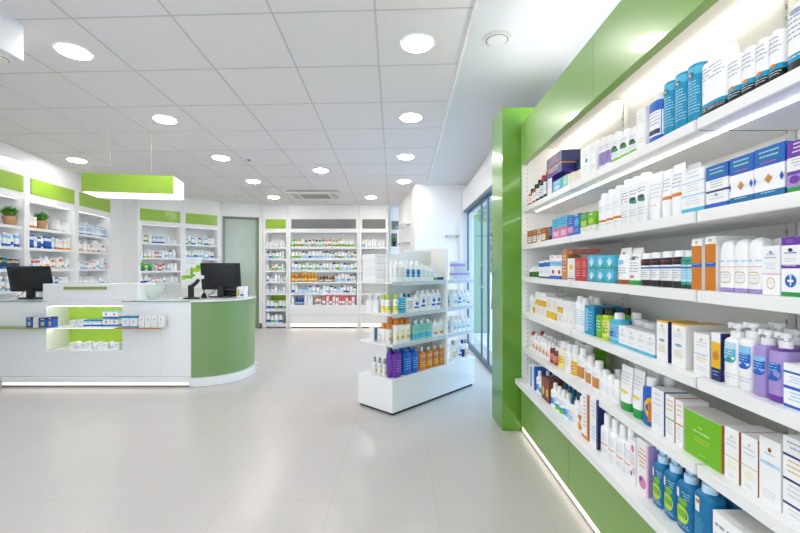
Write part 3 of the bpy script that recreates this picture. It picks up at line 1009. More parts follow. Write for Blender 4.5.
    greenbot=S('green bottle with black cap', 'lime', 'black', deco=[('e', .5, .4, .3, .14, 'green'), txt(.2, .6, 4, 'white')], n=3.5, sh=.72, ct=.8, cr=.6),
    aquabot=S('turquoise bottle with white cap', 'turquoise', 'white', deco=[('r', .08, .92, .12, .62, 'sky'), txt(.18, .56, 5, 'deepblue'), ('e', .4, .3, .26, .09, 'blue')], n=3.5, sh=.72, ct=.8, cr=.65),
    whblue=S('small white carton with blue base', 'pure', bands=[(0, .13, 'turquoise')], deco=[('c', .5, .78, .14, .06, 'palesky'), txt(.45, .62, 2, 'ink'), txt(.2, .34, 2)], top='pale'),
    goldbox=S('white carton with gold edge and navy side', 'pure', side='navy', top='yellow', bands=[(.96, 1, 'yellow')], deco=[('c', .5, .88, .08, .03, 'gold'), txt(.68, .82, 3), ('e', .5, .52, .24, .035, 'ink'), txt(.2, .4, 4, 'gold')]),
    goldbox2=S('white carton with gold edge and white side', 'pure', side='offwhite', top='yellow', bands=[(.96, 1, 'yellow')], deco=[('c', .5, .86, .08, .03, 'gold'), txt(.65, .8, 3), ('e', .5, .5, .24, .035, 'ink'), txt(.2, .38, 4, 'gold')]),
    goldprint=S('short white carton with gold and blue print', 'pure', deco=[('c', .5, .86, .1, .03, 'gold'), txt(.65, .8, 2), ('r', .05, .95, .5, .515, 'sky'), txt(.3, .48, 3, 'gold'), txt(.08, .2, 2)]),
    yellownavy=S('yellow and navy carton with white top', 'yellow', bands=[(0, .26, 'navy'), (.8, 1, 'pure')], side='navy', deco=[('c', .5, .52, .34, .1, 'tan'), ('c', .5, .52, .2, .06, 'orange'), txt(.62, .74, 2, 'gold'), txt(.06, .2, 2, 'sky')]),
    pumpaqua=S('white pump bottle with turquoise label', 'pure', 'pure', deco=[('r', .24, .76, .46, .7, 'palesky'), ('e', .5, .47, .27, .1, 'aqua'), ('r', .25, .75, .47, .6, 'turquoise'), txt(.48, .6, 3, 'white', .32, .68), txt(.1, .2, 2)], n=3.6, sh=.68, ct=.77, cr=.72),
    pumpblue=S('white pump bottle with blue label', 'pure', 'pure', deco=[('r', .22, .78, .4, .66, 'sky'), ('e', .5, .42, .28, .1, 'blue'), ('r', .24, .76, .42, .55, 'blue'), txt(.42, .54, 3, 'skytext', .32, .68), txt(.1, .2, 2)], n=3.6, sh=.7, ct=.78, cr=.72),
    pumplav=S('lavender pump bottle with blue label', 'lavender', 'pure', deco=[('r', .22, .78, .4, .6, 'sky'), ('e', .5, .42, .28, .1, 'blue'), ('r', .24, .76, .42, .54, 'blue'), txt(.42, .54, 3, 'skytext', .32, .68)], n=3.6, sh=.7, ct=.78, cr=.72),
    pumppurple=S('purple pump bottle with blue label', 'purple', 'pure', bands=[(.1, .74, 'lavender')], deco=[('e', .45, .42, .28, .12, 'blue'), ('r', .2, .7, .44, .56, 'blue'), txt(.42, .55, 3, 'skytext', .3, .62), txt(.12, .26, 2, 'lavender')], n=3.6, sh=.7, ct=.78, cr=.6),
    darkpump=S('dark green pump bottle with white cap', 'dkgreen', 'white', bands=[(.35, .62, 'lime')], deco=[txt(.1, .3, 3, 'lime')], n=3, sh=.72, ct=.8, cr=.7),
    stripebox=S('white carton with blue stripes', 'pure', bands=[(0, .06, 'blue'), (.42, .49, 'blue'), (.78, .83, 'blue')], deco=[txt(.55, .72, 3, 'sky'), txt(.12, .36, 3, 'sky')]),
    # shelf 5
    smwhite=S('small white bottle with orange print', 'white', 'pure', deco=[('e', .5, .3, .3, .1, 'orange'), txt(.15, .5, 4, 'tan')], n=2.2, sh=.64, ct=.76),
    smred=S('small white bottle with red cap', 'white', 'red', deco=[txt(.15, .5, 4, 'tan')], n=2.2, sh=.64, ct=.8),
    redbot=S('small dark red bottle with white cap', 'brown', 'pure', deco=[('r', .1, .9, .12, .5, 'coral'), txt(.2, .45, 2, 'rose')], n=2.2, sh=.64, ct=.76),
    yellbot=S('white capped bottle with yellow label', 'cream', 'pure', bands=[(.06, .5, 'lemon')], deco=[('e', .5, .3, .3, .1, 'yellow'), txt(.2, .45, 3, 'tan')], n=2.4, sh=.66, ct=.76, cr=.75),
    yellbot2=S('white capped bottle with strong yellow label', 'white', 'pure', bands=[(.06, .5, 'yellow')], deco=[('e', .5, .3, .26, .1, 'orange'), txt(.14, .4, 3, 'white')], n=2.4, sh=.66, ct=.76, cr=.75),
    orbot=S('white bottle with orange label', 'pure', 'pure', deco=[('r', .15, .85, .12, .46, 'tan'), ('e', .5, .28, .28, .1, 'orange'), txt(.5, .62, 2)], n=2.4, sh=.68, ct=.78, cr=.72),
    limesmall=S('bright green carton with yellow print', 'lime', deco=[txt(.2, .8, 3, 'chart')]),
    plainsm=S('plain small white bottle', 'pure', 'pure', deco=[txt(.2, .55, 4)], n=2.4, sh=.66, ct=.74, cr=.72),
    greentube=S('white tube with green cap and base', 'pure', 'green', deco=[txt(.55, .85, 4), ('e', .5, .42, .2, .05, 'lemon'), txt(.36, .44, 1, 'gold')]),
    sunbot=S('blue and orange bottle with white cap', 'blue', 'pure', bands=[(0, .1, 'deepblue')], deco=[('e', .72, .38, .26, .22, 'yellow'), ('r', .62, 1, .1, .5, 'orange'), txt(.2, .62, 6, 'sky', .06, .4)], n=3, sh=.72, ct=.82, cr=.75),
    bluesidebox=S('white carton with blue side', 'pure', side='deepblue', deco=[txt(.55, .9, 3), ('r', .0, 1, .5, .507, 'pale'), txt(.15, .42, 4)]),
    greenline=S('white carton with green diagonal line', 'pure', side='tan', deco=[('r', 0, 1, .46, .49, 'lime'), txt(.6, .9, 3, 'gold'), txt(.1, .4, 4)]),
    orangeline=S('white carton with orange line', 'pure', deco=[('r', 0, 1, .46, .49, 'orange'), txt(.6, .9, 3, 'gold'), txt(.1, .4, 4)]),
    biggreen=S('large bright green carton with pale lettering', 'lime', top='offwhite', side='tan', deco=[txt(.5, .62, 1, 'limetext', .2, .78), txt(.40, .48, 1, 'chart', .24, .72), txt(.34, .42, 1, 'chart', .3, .7), ('e', .45, .7, .06, .035, 'chart'), ('c', .42, .66, .03, .02, 'green'), txt(.1, .135, 1, 'limetext', .4, .6)]),
    goldline=S('white carton with gold line across', 'pure', side='tan', deco=[('r', 0, 1, .44, .455, 'gold'), ('c', .5, .84, .06, .03, 'gold'), txt(.6, .78, 2), txt(.2, .36, 3, 'lemon'), txt(.05, .14, 2)]),
    arcbox=S('white carton with rainbow dot and blue line', 'pure', deco=[('c', .5, .84, .09, .035, 'orange'), ('c', .5, .83, .06, .025, 'dkgreen'), txt(.74, .78, 1, 'ink'), ('r', 0, 1, .6, .65, 'palesky'), txt(.605, .64, 1, 'ink'), txt(.08, .22, 3)]),
    navystripe=S('white carton with navy stripes', 'pure', bands=[(.16, .19, 'navy'), (.46, .49, 'navy'), (.76, .79, 'navy')], deco=[txt(.53, .72, 3, 'gold'), txt(.24, .42, 3), txt(.83, .95, 2, 'ink'), txt(.02, .12, 2)]),
    # ledge
    bluewh=S('tall white carton with blue edge', 'pure', side='blue', deco=[('r', .72, 1, 0, 1, 'blue'), txt(.3, .85, 5, 'sky')]),
    bottleblue=S('small white bottle with blue label', 'pure', 'white', bands=[(.12, .42, 'sky')], deco=[('e', .5, .28, .26, .1, 'blue'), txt(.5, .6, 2)], n=2.2, sh=.64, ct=.74),
    bottlecapb=S('small white bottle with dark teal cap', 'white', 'darkteal', bands=[(.1, .3, 'palesky')], deco=[txt(.14, .5, 4, 'deepblue')], n=2.2, sh=.64, ct=.74),
    bottlecyan=S('small white bottle with green and blue print', 'pure', 'pure', bands=[(.06, .2, 'lime'), (.2, .3, 'teal')], deco=[txt(.36, .58, 3, 'blue')], n=2.2, sh=.66, ct=.76),
    redcart=S('small red and yellow carton', 'brown', deco=[('c', .5, .4, .3, .2, 'yellow'), txt(.6, .9, 2, 'coral')]),
    orangebot=S('white bottle with orange swirl', 'white', 'pure', deco=[('e', .62, .3, .36, .2, 'orange'), ('e', .4, .2, .2, .1, 'yellow'), txt(.45, .6, 2)], n=2.6, sh=.66, ct=.78, cr=.7),
    brownside=S('white carton with orange brown side', 'pure', side='amber', bands=[(0, .06, 'orange')], deco=[('r', .78, 1, 0, 1, 'orange'), txt(.2, .9, 8, 'ink', .2, .7)]),
    navyside=S('white carton with navy edge', 'pure', side='navy', deco=[('r', .86, 1, 0, 1, 'navy'), txt(.55, .9, 4), txt(.1, .4, 4, 'sky')]),
    ledgebot=S('white pump top bottle with orange lettering', 'pure', 'pure', deco=[txt(.22, .3, 1, 'orange'), txt(.36, .56, 4), txt(.08, .16, 2)], n=2.6, sh=.62, ct=.7, cr=.62),
    pinkfloral=S('white carton with pink floral print', 'pure', deco=[('e', .5, .8, .25, .08, 'pink'), ('e', .7, .3, .22, .1, 'rose'), ('c', .3, .22, .14, .06, 'purple'), txt(.4, .65, 4, 'pink')]),
    pinkcart=S('white and pink bottle shaped carton', 'white', side='lavender', deco=[('e', .5, .2, .3, .12, 'pink'), ('c', .35, .25, .12, .05, 'purple'), txt(.45, .85, 5, 'tan'), ('r', .85, 1, .0, 1, 'rose')]),
    bluepump=S('blue pump bottle with lime oval label', 'deepblue', 'palesky', deco=[('e', .5, .26, .22, .13, 'chart'), ('e', .5, .27, .12, .06, 'lime'), ('c', .56, .46, .12, .05, 'lime'), ('r', .3, .46, .5, .64, 'white'), txt(.5, .62, 3, 'skytext', .5, .8), txt(.05, .12, 2, 'skytext')], n=3.4, sh=.68, ct=.76, cr=.62),
    bluepump2=S('blue pump bottle with slanted white tag', 'deepblue', 'palesky', deco=[('r', .4, .5, .48, .68, 'white'), ('c', .47, .62, .04, .03, 'tan'), txt(.1, .4, 7, 'turquoise', .2, .6)], n=3.4, sh=.68, ct=.76, cr=.62),
    darkrefill=S('dark teal refill bottle', 'darkteal', 'darkteal', deco=[txt(.3, .6, 4, 'turquoise')], n=3.4, sh=.72, ct=.8, cr=.6),
    flatbox=S('white carton with orange and blue end', 'pure', top='offwhite', deco=[('r', .3, .5, .1, .8, 'blue'), ('r', .6, .98, .1, .6, 'orange'), txt(.2, .8, 3, 'ink', .05, .25)]),
)


def seq(s, xs, yts, kind, key, **k):
    """neighbours of one look; yts: top of the first and of the last"""
    n = len(xs) - 1
    for i in range(n):
        yt = yts[0] + (yts[1] - yts[0]) * (i / max(1, n - 1))
        R(s, xs[i], xs[i + 1], yt, kind, (W[key] if isinstance(key, str) else key if isinstance(key, dict) else W[key[i % len(key)]]), **k)


# top shelf
seq(1, [524.5, 528.7, 533, 537.3, 541.6, 546], [189, 171], 'bottle', ['amber', 'amber', 'dark', 'darkred', 'dark'])
R(1, 546.5, 552, 179, 'carton', W['purplebox'], dp=.1)
R(1, 552.5, 562, 180, 'carton', W['skybox'], dp=.07)
seq(1, [562.5, 568, 574, 580], [175.5, 171], 'carton', ['mintbox', 'creambox', 'creambox'], dp=.05)
# boxes lying on top of those, and one behind
R(1, 546.5, 562, 155, 'carton', W['navybox'], dp=.11, zoff=.098)
R(1, 562.4, 573, 156, 'carton', W['darkbox'], dp=.11, setb=.075)
R(1, 580.5, 590, 147, 'carton', W['tallwhite'], dp=.05)
R(1, 590.5, 597, 142, 'carton', W['plainbox'], dp=.05)
seq(1, [597.5, 603.2, 609], [138, 136], 'bottle', 'lavbot', dp=.04)
seq(1, [609.5, 618, 627, 636], [132, 127], 'bottle', 'leafbot', dp=.045)
R(1, 636.5, 646, 109, 'carton', W['plainbox'], dp=.07)
R(1, 646.5, 659.5, 94.5, 'bottle', W['bluebot'], dp=.055)
seq(1, [660.5, 671.5, 684, 697.5], [76, 58], 'bottle', 'teal', dp=.06)
R(1, 698.5, 723.5, 47.5, 'bottle', W['squat'], dp=.075)
seq(1, [725, 739, 752.5, 766, 780], [56, 31], 'bottle', 'blackbase', dp=.032)
R(1, 781, 812, 1, 'bottle', W['bigbase'], dp=.055)
seq(1, [812.5, 840, 874], [-16, -40], 'bottle', 'bigbase', dp=.05)
# second shelf
seq(2, [525, 530.5, 536, 541, 546], [231, 228], 'carton', ['brownbox', 'brownbox', 'orwhite', 'brownbox'], dp=.06)
R(2, 546.5, 551.5, 223, 'bottle', W['navybot'])
seq(2, [552, 560, 567], [219, 216], 'carton', ['pinkbox', 'pinkbox'], dp=.06, back=1)
seq(2, [567.3, 573.5, 580], [217, 214], 'carton', ['bluepink', 'bluebox'], dp=.06, back=1)
seq(2, [580.4, 587.5, 595], [213, 212], 'carton', ['greenbox', 'limebox'], dp=.06, back=1)
seq(2, [597, 604, 611, 619], [194, 186], 'bottle', 'obandbot', dp=.045, back=1)
seq(2, [620, 628], [180, 180], 'bottle', 'plainbot', dp=.045)
seq(2, [628.2, 636.5, 645], [177, 173], 'bottle', 'leafpump', dp=.045, back=1)
R(2, 646, 658, 173, 'tube', W['goldtube'], dp=.035, back=1)
seq(2, [659, 668, 680.5], [170, 164], 'tube', 'obandtube', dp=.035, back=1)
R(2, 681.5, 704.5, 170, 'carton', W['bluelinebox'], dp=.08)
R(2, 706, 728.5, 164.5, 'carton', W['bluetopbox'], dp=.09)
seq(2, [729.5, 754, 785.5], [156, 146], 'carton', 'dotbox', dp=.09)
R(2, 787, 815, 139, 'carton', W['purpgreen'], dp=.09)
R(2, 816, 860, 125, 'carton', W['dotbox'], dp=.09)
# third shelf
seq(3, [525, 529, 533, 537], [266.5, 265.5], 'bottle', 'greensm', back=1)
seq(3, [537.5, 543, 549], [261.5, 260.5], 'carton', 'bluesm', dp=.05, back=1)
seq(3, [549.5, 555.5, 561.5], [255.5, 255.5], 'carton', 'bluered', dp=.05, back=1)
R(3, 562, 567, 249.5, 'carton', W['tanbox'], dp=.06)
R(3, 567.4, 574.5, 258.5, 'carton', W['yellowbox'], dp=.06)
seq(3, [575, 581, 587], [258, 257.5], 'carton', 'redbox', dp=.06, setb=.0)
R(3, 567.6, 588, 249.5, 'carton', W['terrabox'], dp=.06, zoff=.137)
# turquoise cartons two high
zt_ = .083
for (a, b) in ((587.5, 595.5), (596, 604.5), (605, 614)):
    o1 = R(3, a, b, 269.5, 'carton', W['tealbox'], dp=.06)[0]
    o2 = R(3, a, b, 255.5, 'carton', W['tealbox'], dp=.06, zoff=.0)[0]
    h1 = o1.data.vertices and max(v.co.z for v in o1.data.vertices)
    o2.location.z += h1 + .001
    h2 = max(v.co.z for v in o2.data.vertices)
    o2.scale.z = (h2 - h1 - .001) / h2
    r_ = ROWS[('run', 3, 0, False)].pop()
    ROWS.setdefault(('run', 3, 0, True), []).append(r_)
R(3, 614.8, 626, 248, 'pouch', W['pouchbr'], dp=.05)
R(3, 626.5, 637.5, 248, 'pouch', W['pouchgr'], dp=.05)
seq(3, [638.2, 647.6, 656.5], [253.5, 252.5], 'bottle', 'syrup', dp=.05, back=1)
seq(3, [657, 669.5, 678.5], [251.5, 250.5], 'bottle', 'syrup', dp=.05, back=1)
seq(3, [679, 684.8, 690.8], [250.5, 250], 'bottle', 'syrupteal', dp=.05, back=1)
R(3, 691.5, 702, 239, 'carton', W['orangebox'], dp=.08, back=1)
R(3, 705, 716, 236.5, 'carton', W['orangebox'], dp=.11)
seq(3, [718.3, 732.3, 746.5, 761], [240, 237.5], 'dome', 'domebot', dp=.04, back=1)
R(3, 762, 780, 246, 'carton', W['ringbox'], dp=.05)
R(3, 781, 801, 237, 'carton', W['crossbox'], dp=.07)
seq(3, [802, 824, 850], [234, 230], 'carton', 'crossbox', dp=.07)
# fourth shelf
seq(4, [525.5, 529, 533], [294, 294], 'bottle', ['whbot', 'ybot'])
seq(4, [533.5, 540, 546], [292, 293], 'carton', 'ycarton2', dp=.06, back=1)
seq(4, [546.3, 552, 557, 562.5], [297, 299], 'carton', ['ycarton', 'ycarton', 'ycarton2'], dp=.06, back=2)
seq(4, [563, 568, 573], [301, 302], 'carton', ['plainbox'], dp=.06, back=1)
seq(4, [573.5, 578.7, 584], [296, 298], 'bottle', 'whbot', dp=.045, back=1)
R(4, 584.5, 594.5, 306, 'carton', W['tealcart'], dp=.13)
R(4, 595, 600, 309, 'bottle', W['greenbot'], dp=.04, setb=.0)
R(4, 600.5, 607, 308, 'bottle', W['limebot'], dp=.06, back=1, bsch=W['greenbot'])
R(4, 607.5, 617.5, 313, 'bottle', W['aquabot'], dp=.06, back=1)
seq(4, [618.5, 626.5, 636, 645.5, 655], [326, 334], 'carton', 'whblue', dp=.055)
seq(4, [611, 621, 632], [320, 323], 'jar', S('white jar behind the small cartons', 'pure', 'pure', n=2), dp=.06, setb=.07)
R(4, 656.5, 668, 321, 'carton', W['goldbox'], dp=.10)
R(4, 671.5, 686, 324, 'carton', W['goldbox2'], dp=.13)
R(4, 693.5, 709.5, 334, 'carton', W['goldprint'], dp=.07)
R(4, 711, 720.5, 333, 'carton', W['yellownavy'], dp=.05)
R(4, 721.5, 735.5, 323.5, 'pump', W['pumpaqua'], dp=.055, back=1)
R(4, 736, 750, 323, 'pump', W['pumpblue'], dp=.055, back=1)
R(4, 750.5, 764.5, 330, 'pump', W['pumplav'], dp=.055, back=1)
R(4, 765, 782, 333, 'pump', W['pumppurple'], dp=.06, back=1, bsch=W['darkpump'])
R(4, 783, 812, 366, 'carton', W['stripebox'], dp=.06)
R(4, 784, 806, 338, 'pump', W['darkpump'], dp=.055, setb=.085)
R(4, 813, 850, 374, 'carton', W['stripebox'], dp=.06)
# fifth shelf
seq(5, [525.5, 529, 532.5, 536.3], [331.5, 335.5], 'bottle', ['smred', 'smwhite', 'smwhite'], back=1)
seq(5, [536.6, 540.4, 544.4, 548.2], [336.5, 341], 'bottle', ['smwhite', 'smwhite', 'smwhite'], back=1)
seq(5, [548.6, 552, 555.6], [343, 346], 'bottle', 'redbot', back=1)
seq(5, [556, 562.5], [341, 341], 'bottle', 'yellbot', back=1)
R(5, 563, 568.5, 344, 'bottle', W['plainsm'], back=1)
R(5, 569, 574.5, 345, 'bottle', W['yellbot2'], back=1)
R(5, 575, 583, 348, 'bottle', W['orbot'], dp=.05)
seq(5, [556.5, 563.5, 570.5], [347, 349], 'carton', 'limesmall', dp=.06, setb=.13)
R(5, 583.5, 589.5, 356, 'bottle', W['orbot'], dp=.045)
R(5, 590, 597.5, 361, 'bottle', W['orbot'], dp=.05)
seq(5, [598, 603.8, 609.6, 616], [370, 379], 'bottle', 'plainsm', dp=.045, back=1)
R(5, 617, 628.5, 366, 'tube', W['greentube'], dp=.04, back=1)
R(5, 629, 640, 370, 'tube', W['greentube'], dp=.04, back=1)
R(5, 640.5, 650.5, 377, 'bottle', W['sunbot'], dp=.05, back=1)
R(5, 651.3, 664, 389.5, 'carton', W['bluesidebox'], dp=.08)
R(5, 665.3, 674.5, 396, 'carton', W['greenline'], dp=.08)
R(5, 675.4, 683, 401, 'carton', W['orangeline'], dp=.08)
R(5, 684, 722, 417, 'carton', W['biggreen'], dp=.09)
R(5, 724.3, 739, 429, 'carton', W['goldline'], dp=.10)
R(5, 741, 758, 437, 'carton', W['goldline'], dp=.10)
R(5, 759, 781, 440, 'carton', W['arcbox'], dp=.09)
R(5, 782.5, 812, 441, 'carton', W['navystripe'], dp=.07)
# base shelf
seq(6, [526.5, 530, 534], [365, 365.5], 'carton', 'bluewh', dp=.05, back=1)
seq(6, [534.4, 537.6, 541], [371, 376], 'bottle', 'bottleblue', back=1)
seq(6, [541.3, 545, 549], [377, 380], 'carton', 'redcart', dp=.05, back=1)
seq(6, [549.3, 553.3, 557.5, 561.8], [383, 390], 'bottle', ['bottleblue', 'bottlecyan', 'bottlecyan'], back=2, bsch=W['bottlecapb'])
seq(6, [562.1, 566.5, 571, 575.8], [393, 401], 'bottle', ['bottleblue', 'bottlecapb', 'plainsm'], back=2, bsch=W['bottlecapb'])
R(6, 576.2, 581, 396.5, 'bottle', W['orangebot'], dp=.05)
R(6, 581.4, 588.5, 393, 'carton', W['brownside'], dp=.07)
R(6, 589.3, 597.5, 397.5, 'carton', W['navyside'], dp=.07)
seq(6, [598.5, 606, 613.5, 621.5], [413.5, 424.5], 'bottle', 'ledgebot', dp=.05, back=1)
R(6, 622, 629, 428, 'bottle', W['ledgebot'], dp=.05, back=1)
R(6, 629.5, 635.5, 440, 'carton', W['pinkfloral'], dp=.05, back=1)
R(6, 636.3, 648.5, 442, 'carton', W['pinkcart'], dp=.07, back=1)
R(6, 650.5, 661, 448.5, 'pump', W['bluepump'], dp=.055, back=1)
R(6, 661.5, 673.5, 457, 'pump', W['bluepump'], dp=.055, back=1)
R(6, 674, 689.5, 467, 'pump', W['bluepump'], dp=.06, back=1)
R(6, 690.3, 709, 475, 'pump', W['bluepump2'], dp=.06, back=1)
seq(6, [678, 692, 708], [472, 478], 'bottle', 'darkrefill', dp=.05, setb=.13)
R(6, 712, 768, 531, 'carton', W['flatbox'], dp=.1)

# ------------------------------------------------------------------ white wall shelving units (left, angled, back)
UNITS = {}


def wall_unit(key, name, label, O, th, w, dp, ztop, zc, shelves, sign, base='panel', post=.04, closed_below=None):
    e = empty(name, (O[0], O[1], 0), th, label, 'shelving unit', 'white wall shelving units')
    for a, b in ((0, post), (w - post, w)):
        boxo('side_panel', e, a, b, 0, dp, 0, ztop, 'laminate')
    boxo('back_panel', e, post, w - post, dp - .015, dp, .05, ztop, 'laminate')
    boxo('header', e, post, w - post, .004, .03, zc, ztop, 'laminate')
    boxo('header_soffit', e, post, w - post, .06, dp - .015, zc, zc + .02, 'laminate')
    boxo('header_soffit', e, post, w - post, .0305, .0595, zc + .02, zc + .03, 'laminate')
    if sign:
        boxo('sign_panel', e, sign[0], sign[1], -.004, .006, sign[2], sign[3], sign[4], .002)
    for z in shelves:
        sm = MB().box(post, w - post, .02, dp - .015, z - .022, z, 'shelfwhite')
        sm.box(post, w - post, .02, .03, z - .032, z - .0221, 'shelfwhite')
        sh = sm.build('shelf', e, smooth=False)
        if z > .5:
            boxo('shelf_light', sh, post + .02, w - post - .02, .033, .041, z - .0255, z - .0225, 'unitled')
    boxo('header_light', e, post + .02, w - post - .02, .033, .048, zc + .012, zc + .018, 'unitled')
    boxo('plinth', e, post, w - post, .03, .06, .022, .089, 'laminate')
    if base == 'drawers':
        boxo('kick_light', e, post, w - post, .026, .03, .028, .082, 'kickglow')
    lo = min(shelves)
    if base == 'panel':
        boxo('base_panel', e, post, w - post, .012, .03, .09, lo - .022, 'laminate')
    elif base == 'drawers':
        n = 2
        for k in range(2):
            for c in range(n):
                ww = (w - 2 * post) / n
                dz = (lo - .022 - .09) / 2
                boxo('drawer', e, post + c * ww + .002, post + (c + 1) * ww - .002, .006, .026, .09 + k * dz + .002, .09 + (k + 1) * dz - .002, 'laminate', .001)
    UNITS[key] = (Vector((O[0], O[1])), th, w, dp, shelves, post)
    return e


LTH = math.atan2(1, -.13)
lsh = [1.683, 1.437, 1.178, .93, .68]


def LP(d):
    return (LX(d), d)


LD = [4.035, 4.95, 5.868, 6.75]
llab = ['white wall shelving unit with potted plant, third from the white corner', 'white wall shelving unit with potted plant, second from the white corner', 'white wall shelving unit beside the white corner column']
for i in range(3):
    d0, d1 = LD[i], LD[i + 1]
    w = math.hypot(LX(d1) - LX(d0), d1 - d0)
    wall_unit('L%d' % (i + 1), 'shelving_unit', llab[i], LP(d0), LTH, w - .002, .36, 2.44, 2.0, lsh, (.06, w - .06, 2.085, 2.28, 'greensign'))
# bulkhead over the left units up to the ceiling
wall('wall_bulkhead', [(LX(2.45), 2.45), (LX(6.75), 6.75)], .36, 2.44, 2.80)
ATH = math.atan2(angd.y, angd.x)
aw = (ang1 - ang0).length
ash = [1.622, 1.370, 1.142, .924, .68]
a_mid = ang0 + angd * (aw * .52)
wall_unit('D', 'shelving_unit', 'white wall shelving unit with green panel just past the corner column', (ang0.x, ang0.y), ATH, aw * .52 - .002, .36, 2.40, 1.93, ash, (.03, aw * .52 - .05, 2.0, 2.2, 'greensign'))
wall_unit('E', 'shelving_unit', 'white wall shelving unit beside the frosted green glass door', (a_mid.x, a_mid.y), ATH, aw * .48, .36, 2.40, 1.93, ash, (.04, aw * .48 - .05, 2.0, 2.19, 'greensign'))
k = angn * 0
wall('wall_bulkhead_angled', [(ang0.x, ang0.y), (ang1.x, ang1.y)], .36, 2.40, 2.55)
bx = lambda px: (px - 400) * 8.2 / F
bsh = [1.60, 1.374, 1.138, .915, .685, .457]
wall_unit('A', 'shelving_unit', 'narrow white shelving unit just past the frosted glass door', (bx(263), 8.2), 0, bx(288) - bx(263), .36, 2.44, 1.90, bsh[:5] + [.362, .085], (.05, bx(288) - bx(263) - .04, 1.972, 2.155, 'greensign'), base='none')
wall_unit('B', 'shelving_unit', 'wide white shelving unit with long grey panel on the back wall', (bx(288.3), 8.2), 0, bx(359) - bx(288.3), .36, 2.44, 1.90, bsh, (.06, bx(359) - bx(288.3) - .06, 1.972, 2.155, 'greysign'), base='drawers')
wall_unit('C', 'shelving_unit', 'white shelving unit with short grey panel at the back, behind the island', (bx(359.3), 8.2), 0, bx(388.5) - bx(359.3), .36, 2.44, 1.90, bsh, (.06, bx(388.5) - bx(359.3) - .06, 1.972, 2.155, 'greysign'), base='drawers')
# green backing in the lower part of the narrow unit
boxo('sign_panel', [o for o in COL.objects if o.get('label') == 'narrow white shelving unit just past the frosted glass door'][0], .05, bx(288) - bx(263) - .05, .33, .342, .52, .66, 'greensign')
# slim niche column with plant
n0 = bx(389)
nc = empty('shelving_unit', (n0, 8.2, 0), 0, 'slim corner niche with grey panel and dark recess on the back wall', 'shelving unit')
boxo('body', nc, 0, .2, .3, .36, 0, 2.44, 'laminate')
boxo('sign_panel', nc, .05, .19, .26, .3, 1.98, 2.15, 'greysign')
boxo('niche_back', nc, .04, .16, .285, .3, 1.62, 1.9, 'greysign')
boxo('shelf', nc, .03, .19, .06, .3, 1.60, 1.62, 'shelfwhite')


def far_mesh(kind, body, cap, band, mt2):
    """unit-sized product, scaled where it stands"""
    def f():
        if kind == 'carton':
            s = S('x', body, bands=[(.0, .2, band), (.62, .86, mt2)] if band else [])
            return carton_mesh(1, 1, 1, dict(s)).mesh('medicine_carton', smooth=False)
        s = S('x', body, cap, bands=[(.14, .4, band)] if band else [], sh=.68, ct=.78, cr=.72, n=2.2)
        al = MB()
        for pn, mb in round_meshes('jar' if kind == 'jar' else 'bottle', 1, 1, 1, s, 12):
            k0 = len(al.v)
            al.v += mb.v
            for ff, mi in zip(mb.f, mb.mi):
                al.f.append(tuple(i + k0 for i in ff))
                al.mi.append(al.m(mb.mats[mi]))
        return al.mesh('x')
    return cached(('far', kind, body, cap, band, mt2), f)


FAR = {
    'wb': ('bottle', 'pure', 'pure', None, None, 'plain white bottle'), 'wbb': ('bottle', 'pure', 'white', 'sky', None, 'white bottle with pale blue label'),
    'wbB': ('bottle', 'pure', 'pure', 'blue', None, 'white bottle with blue label'), 'wbn': ('bottle', 'pure', 'navy', 'palesky', None, 'white bottle with navy cap'),
    'wbg': ('bottle', 'pure', 'lime', 'lime', None, 'white bottle with green cap and label'), 'wbg2': ('bottle', 'pure', 'pure', 'lime', None, 'white bottle with green label'), 'wgd': ('bottle', 'white', 'dkgreen', 'mint', None, 'white bottle with dark green cap'),
    'wby': ('bottle', 'pure', 'pure', 'yellow', None, 'white bottle with yellow label'), 'wbo': ('bottle', 'pure', 'orange', 'tan', None, 'white bottle with orange cap'),
    'or': ('bottle', 'orange', 'yellow', 'lemon', None, 'orange bottle with yellow cap'), 'am': ('bottle', 'amber', 'amber', 'white', None, 'amber bottle with white label'), 'amg': ('bottle', 'brown', 'dkgreen', 'mint', None, 'brown bottle with green cap'),
    'rd': ('bottle', 'white', 'red', 'rose', None, 'white bottle with red cap'), 'pk': ('bottle', 'coral', 'red', 'pure', None, 'red bottle with white label'), 'bl': ('bottle', 'navy', 'blue', 'sky', None, 'navy bottle with blue cap'),
    'jw': ('jar', 'pure', 'pure', None, None, 'white jar'), 'jwb': ('jar', 'pure', 'sky', 'palesky', None, 'white jar with pale blue lid'), 'jg': ('jar', 'pure', 'green', 'chart', None, 'white jar with green lid'),
    'cw': ('carton', 'pure', '', 'pale', 'white', 'plain white carton'), 'cb': ('carton', 'pure', '', 'blue', 'sky', 'white carton with blue stripes'), 'cB': ('carton', 'blue', '', 'navy', 'white', 'blue carton with white stripe'),
    'cs': ('carton', 'pure', '', 'sky', 'palesky', 'white carton with pale blue stripes'), 'cg': ('carton', 'pure', '', 'lime', 'pale', 'white carton with green stripe'), 'cG': ('carton', 'green', '', 'dkgreen', 'lime', 'green carton'),
    'cy': ('carton', 'pure', '', 'yellow', 'cream', 'white carton with yellow stripe'), 'co': ('carton', 'pure', '', 'orange', 'cream', 'white carton with orange stripe'), 'cO': ('carton', 'orange', '', 'yellow', 'white', 'orange carton'),
    'cr': ('carton', 'pure', '', 'pale', 'coral', 'white carton with red stripe'), 'cR': ('carton', 'cream', '', 'coral', 'red', 'cream carton with red stripes'), 'ct': ('carton', 'petrol', '', 'teal', 'aqua', 'dark teal carton'), 'cl': ('carton', 'pure', '', 'lavender', 'rose', 'white carton with lavender stripes'),
    'cn': ('carton', 'navy', '', 'blue', 'gold', 'navy carton with gold stripe'),
}
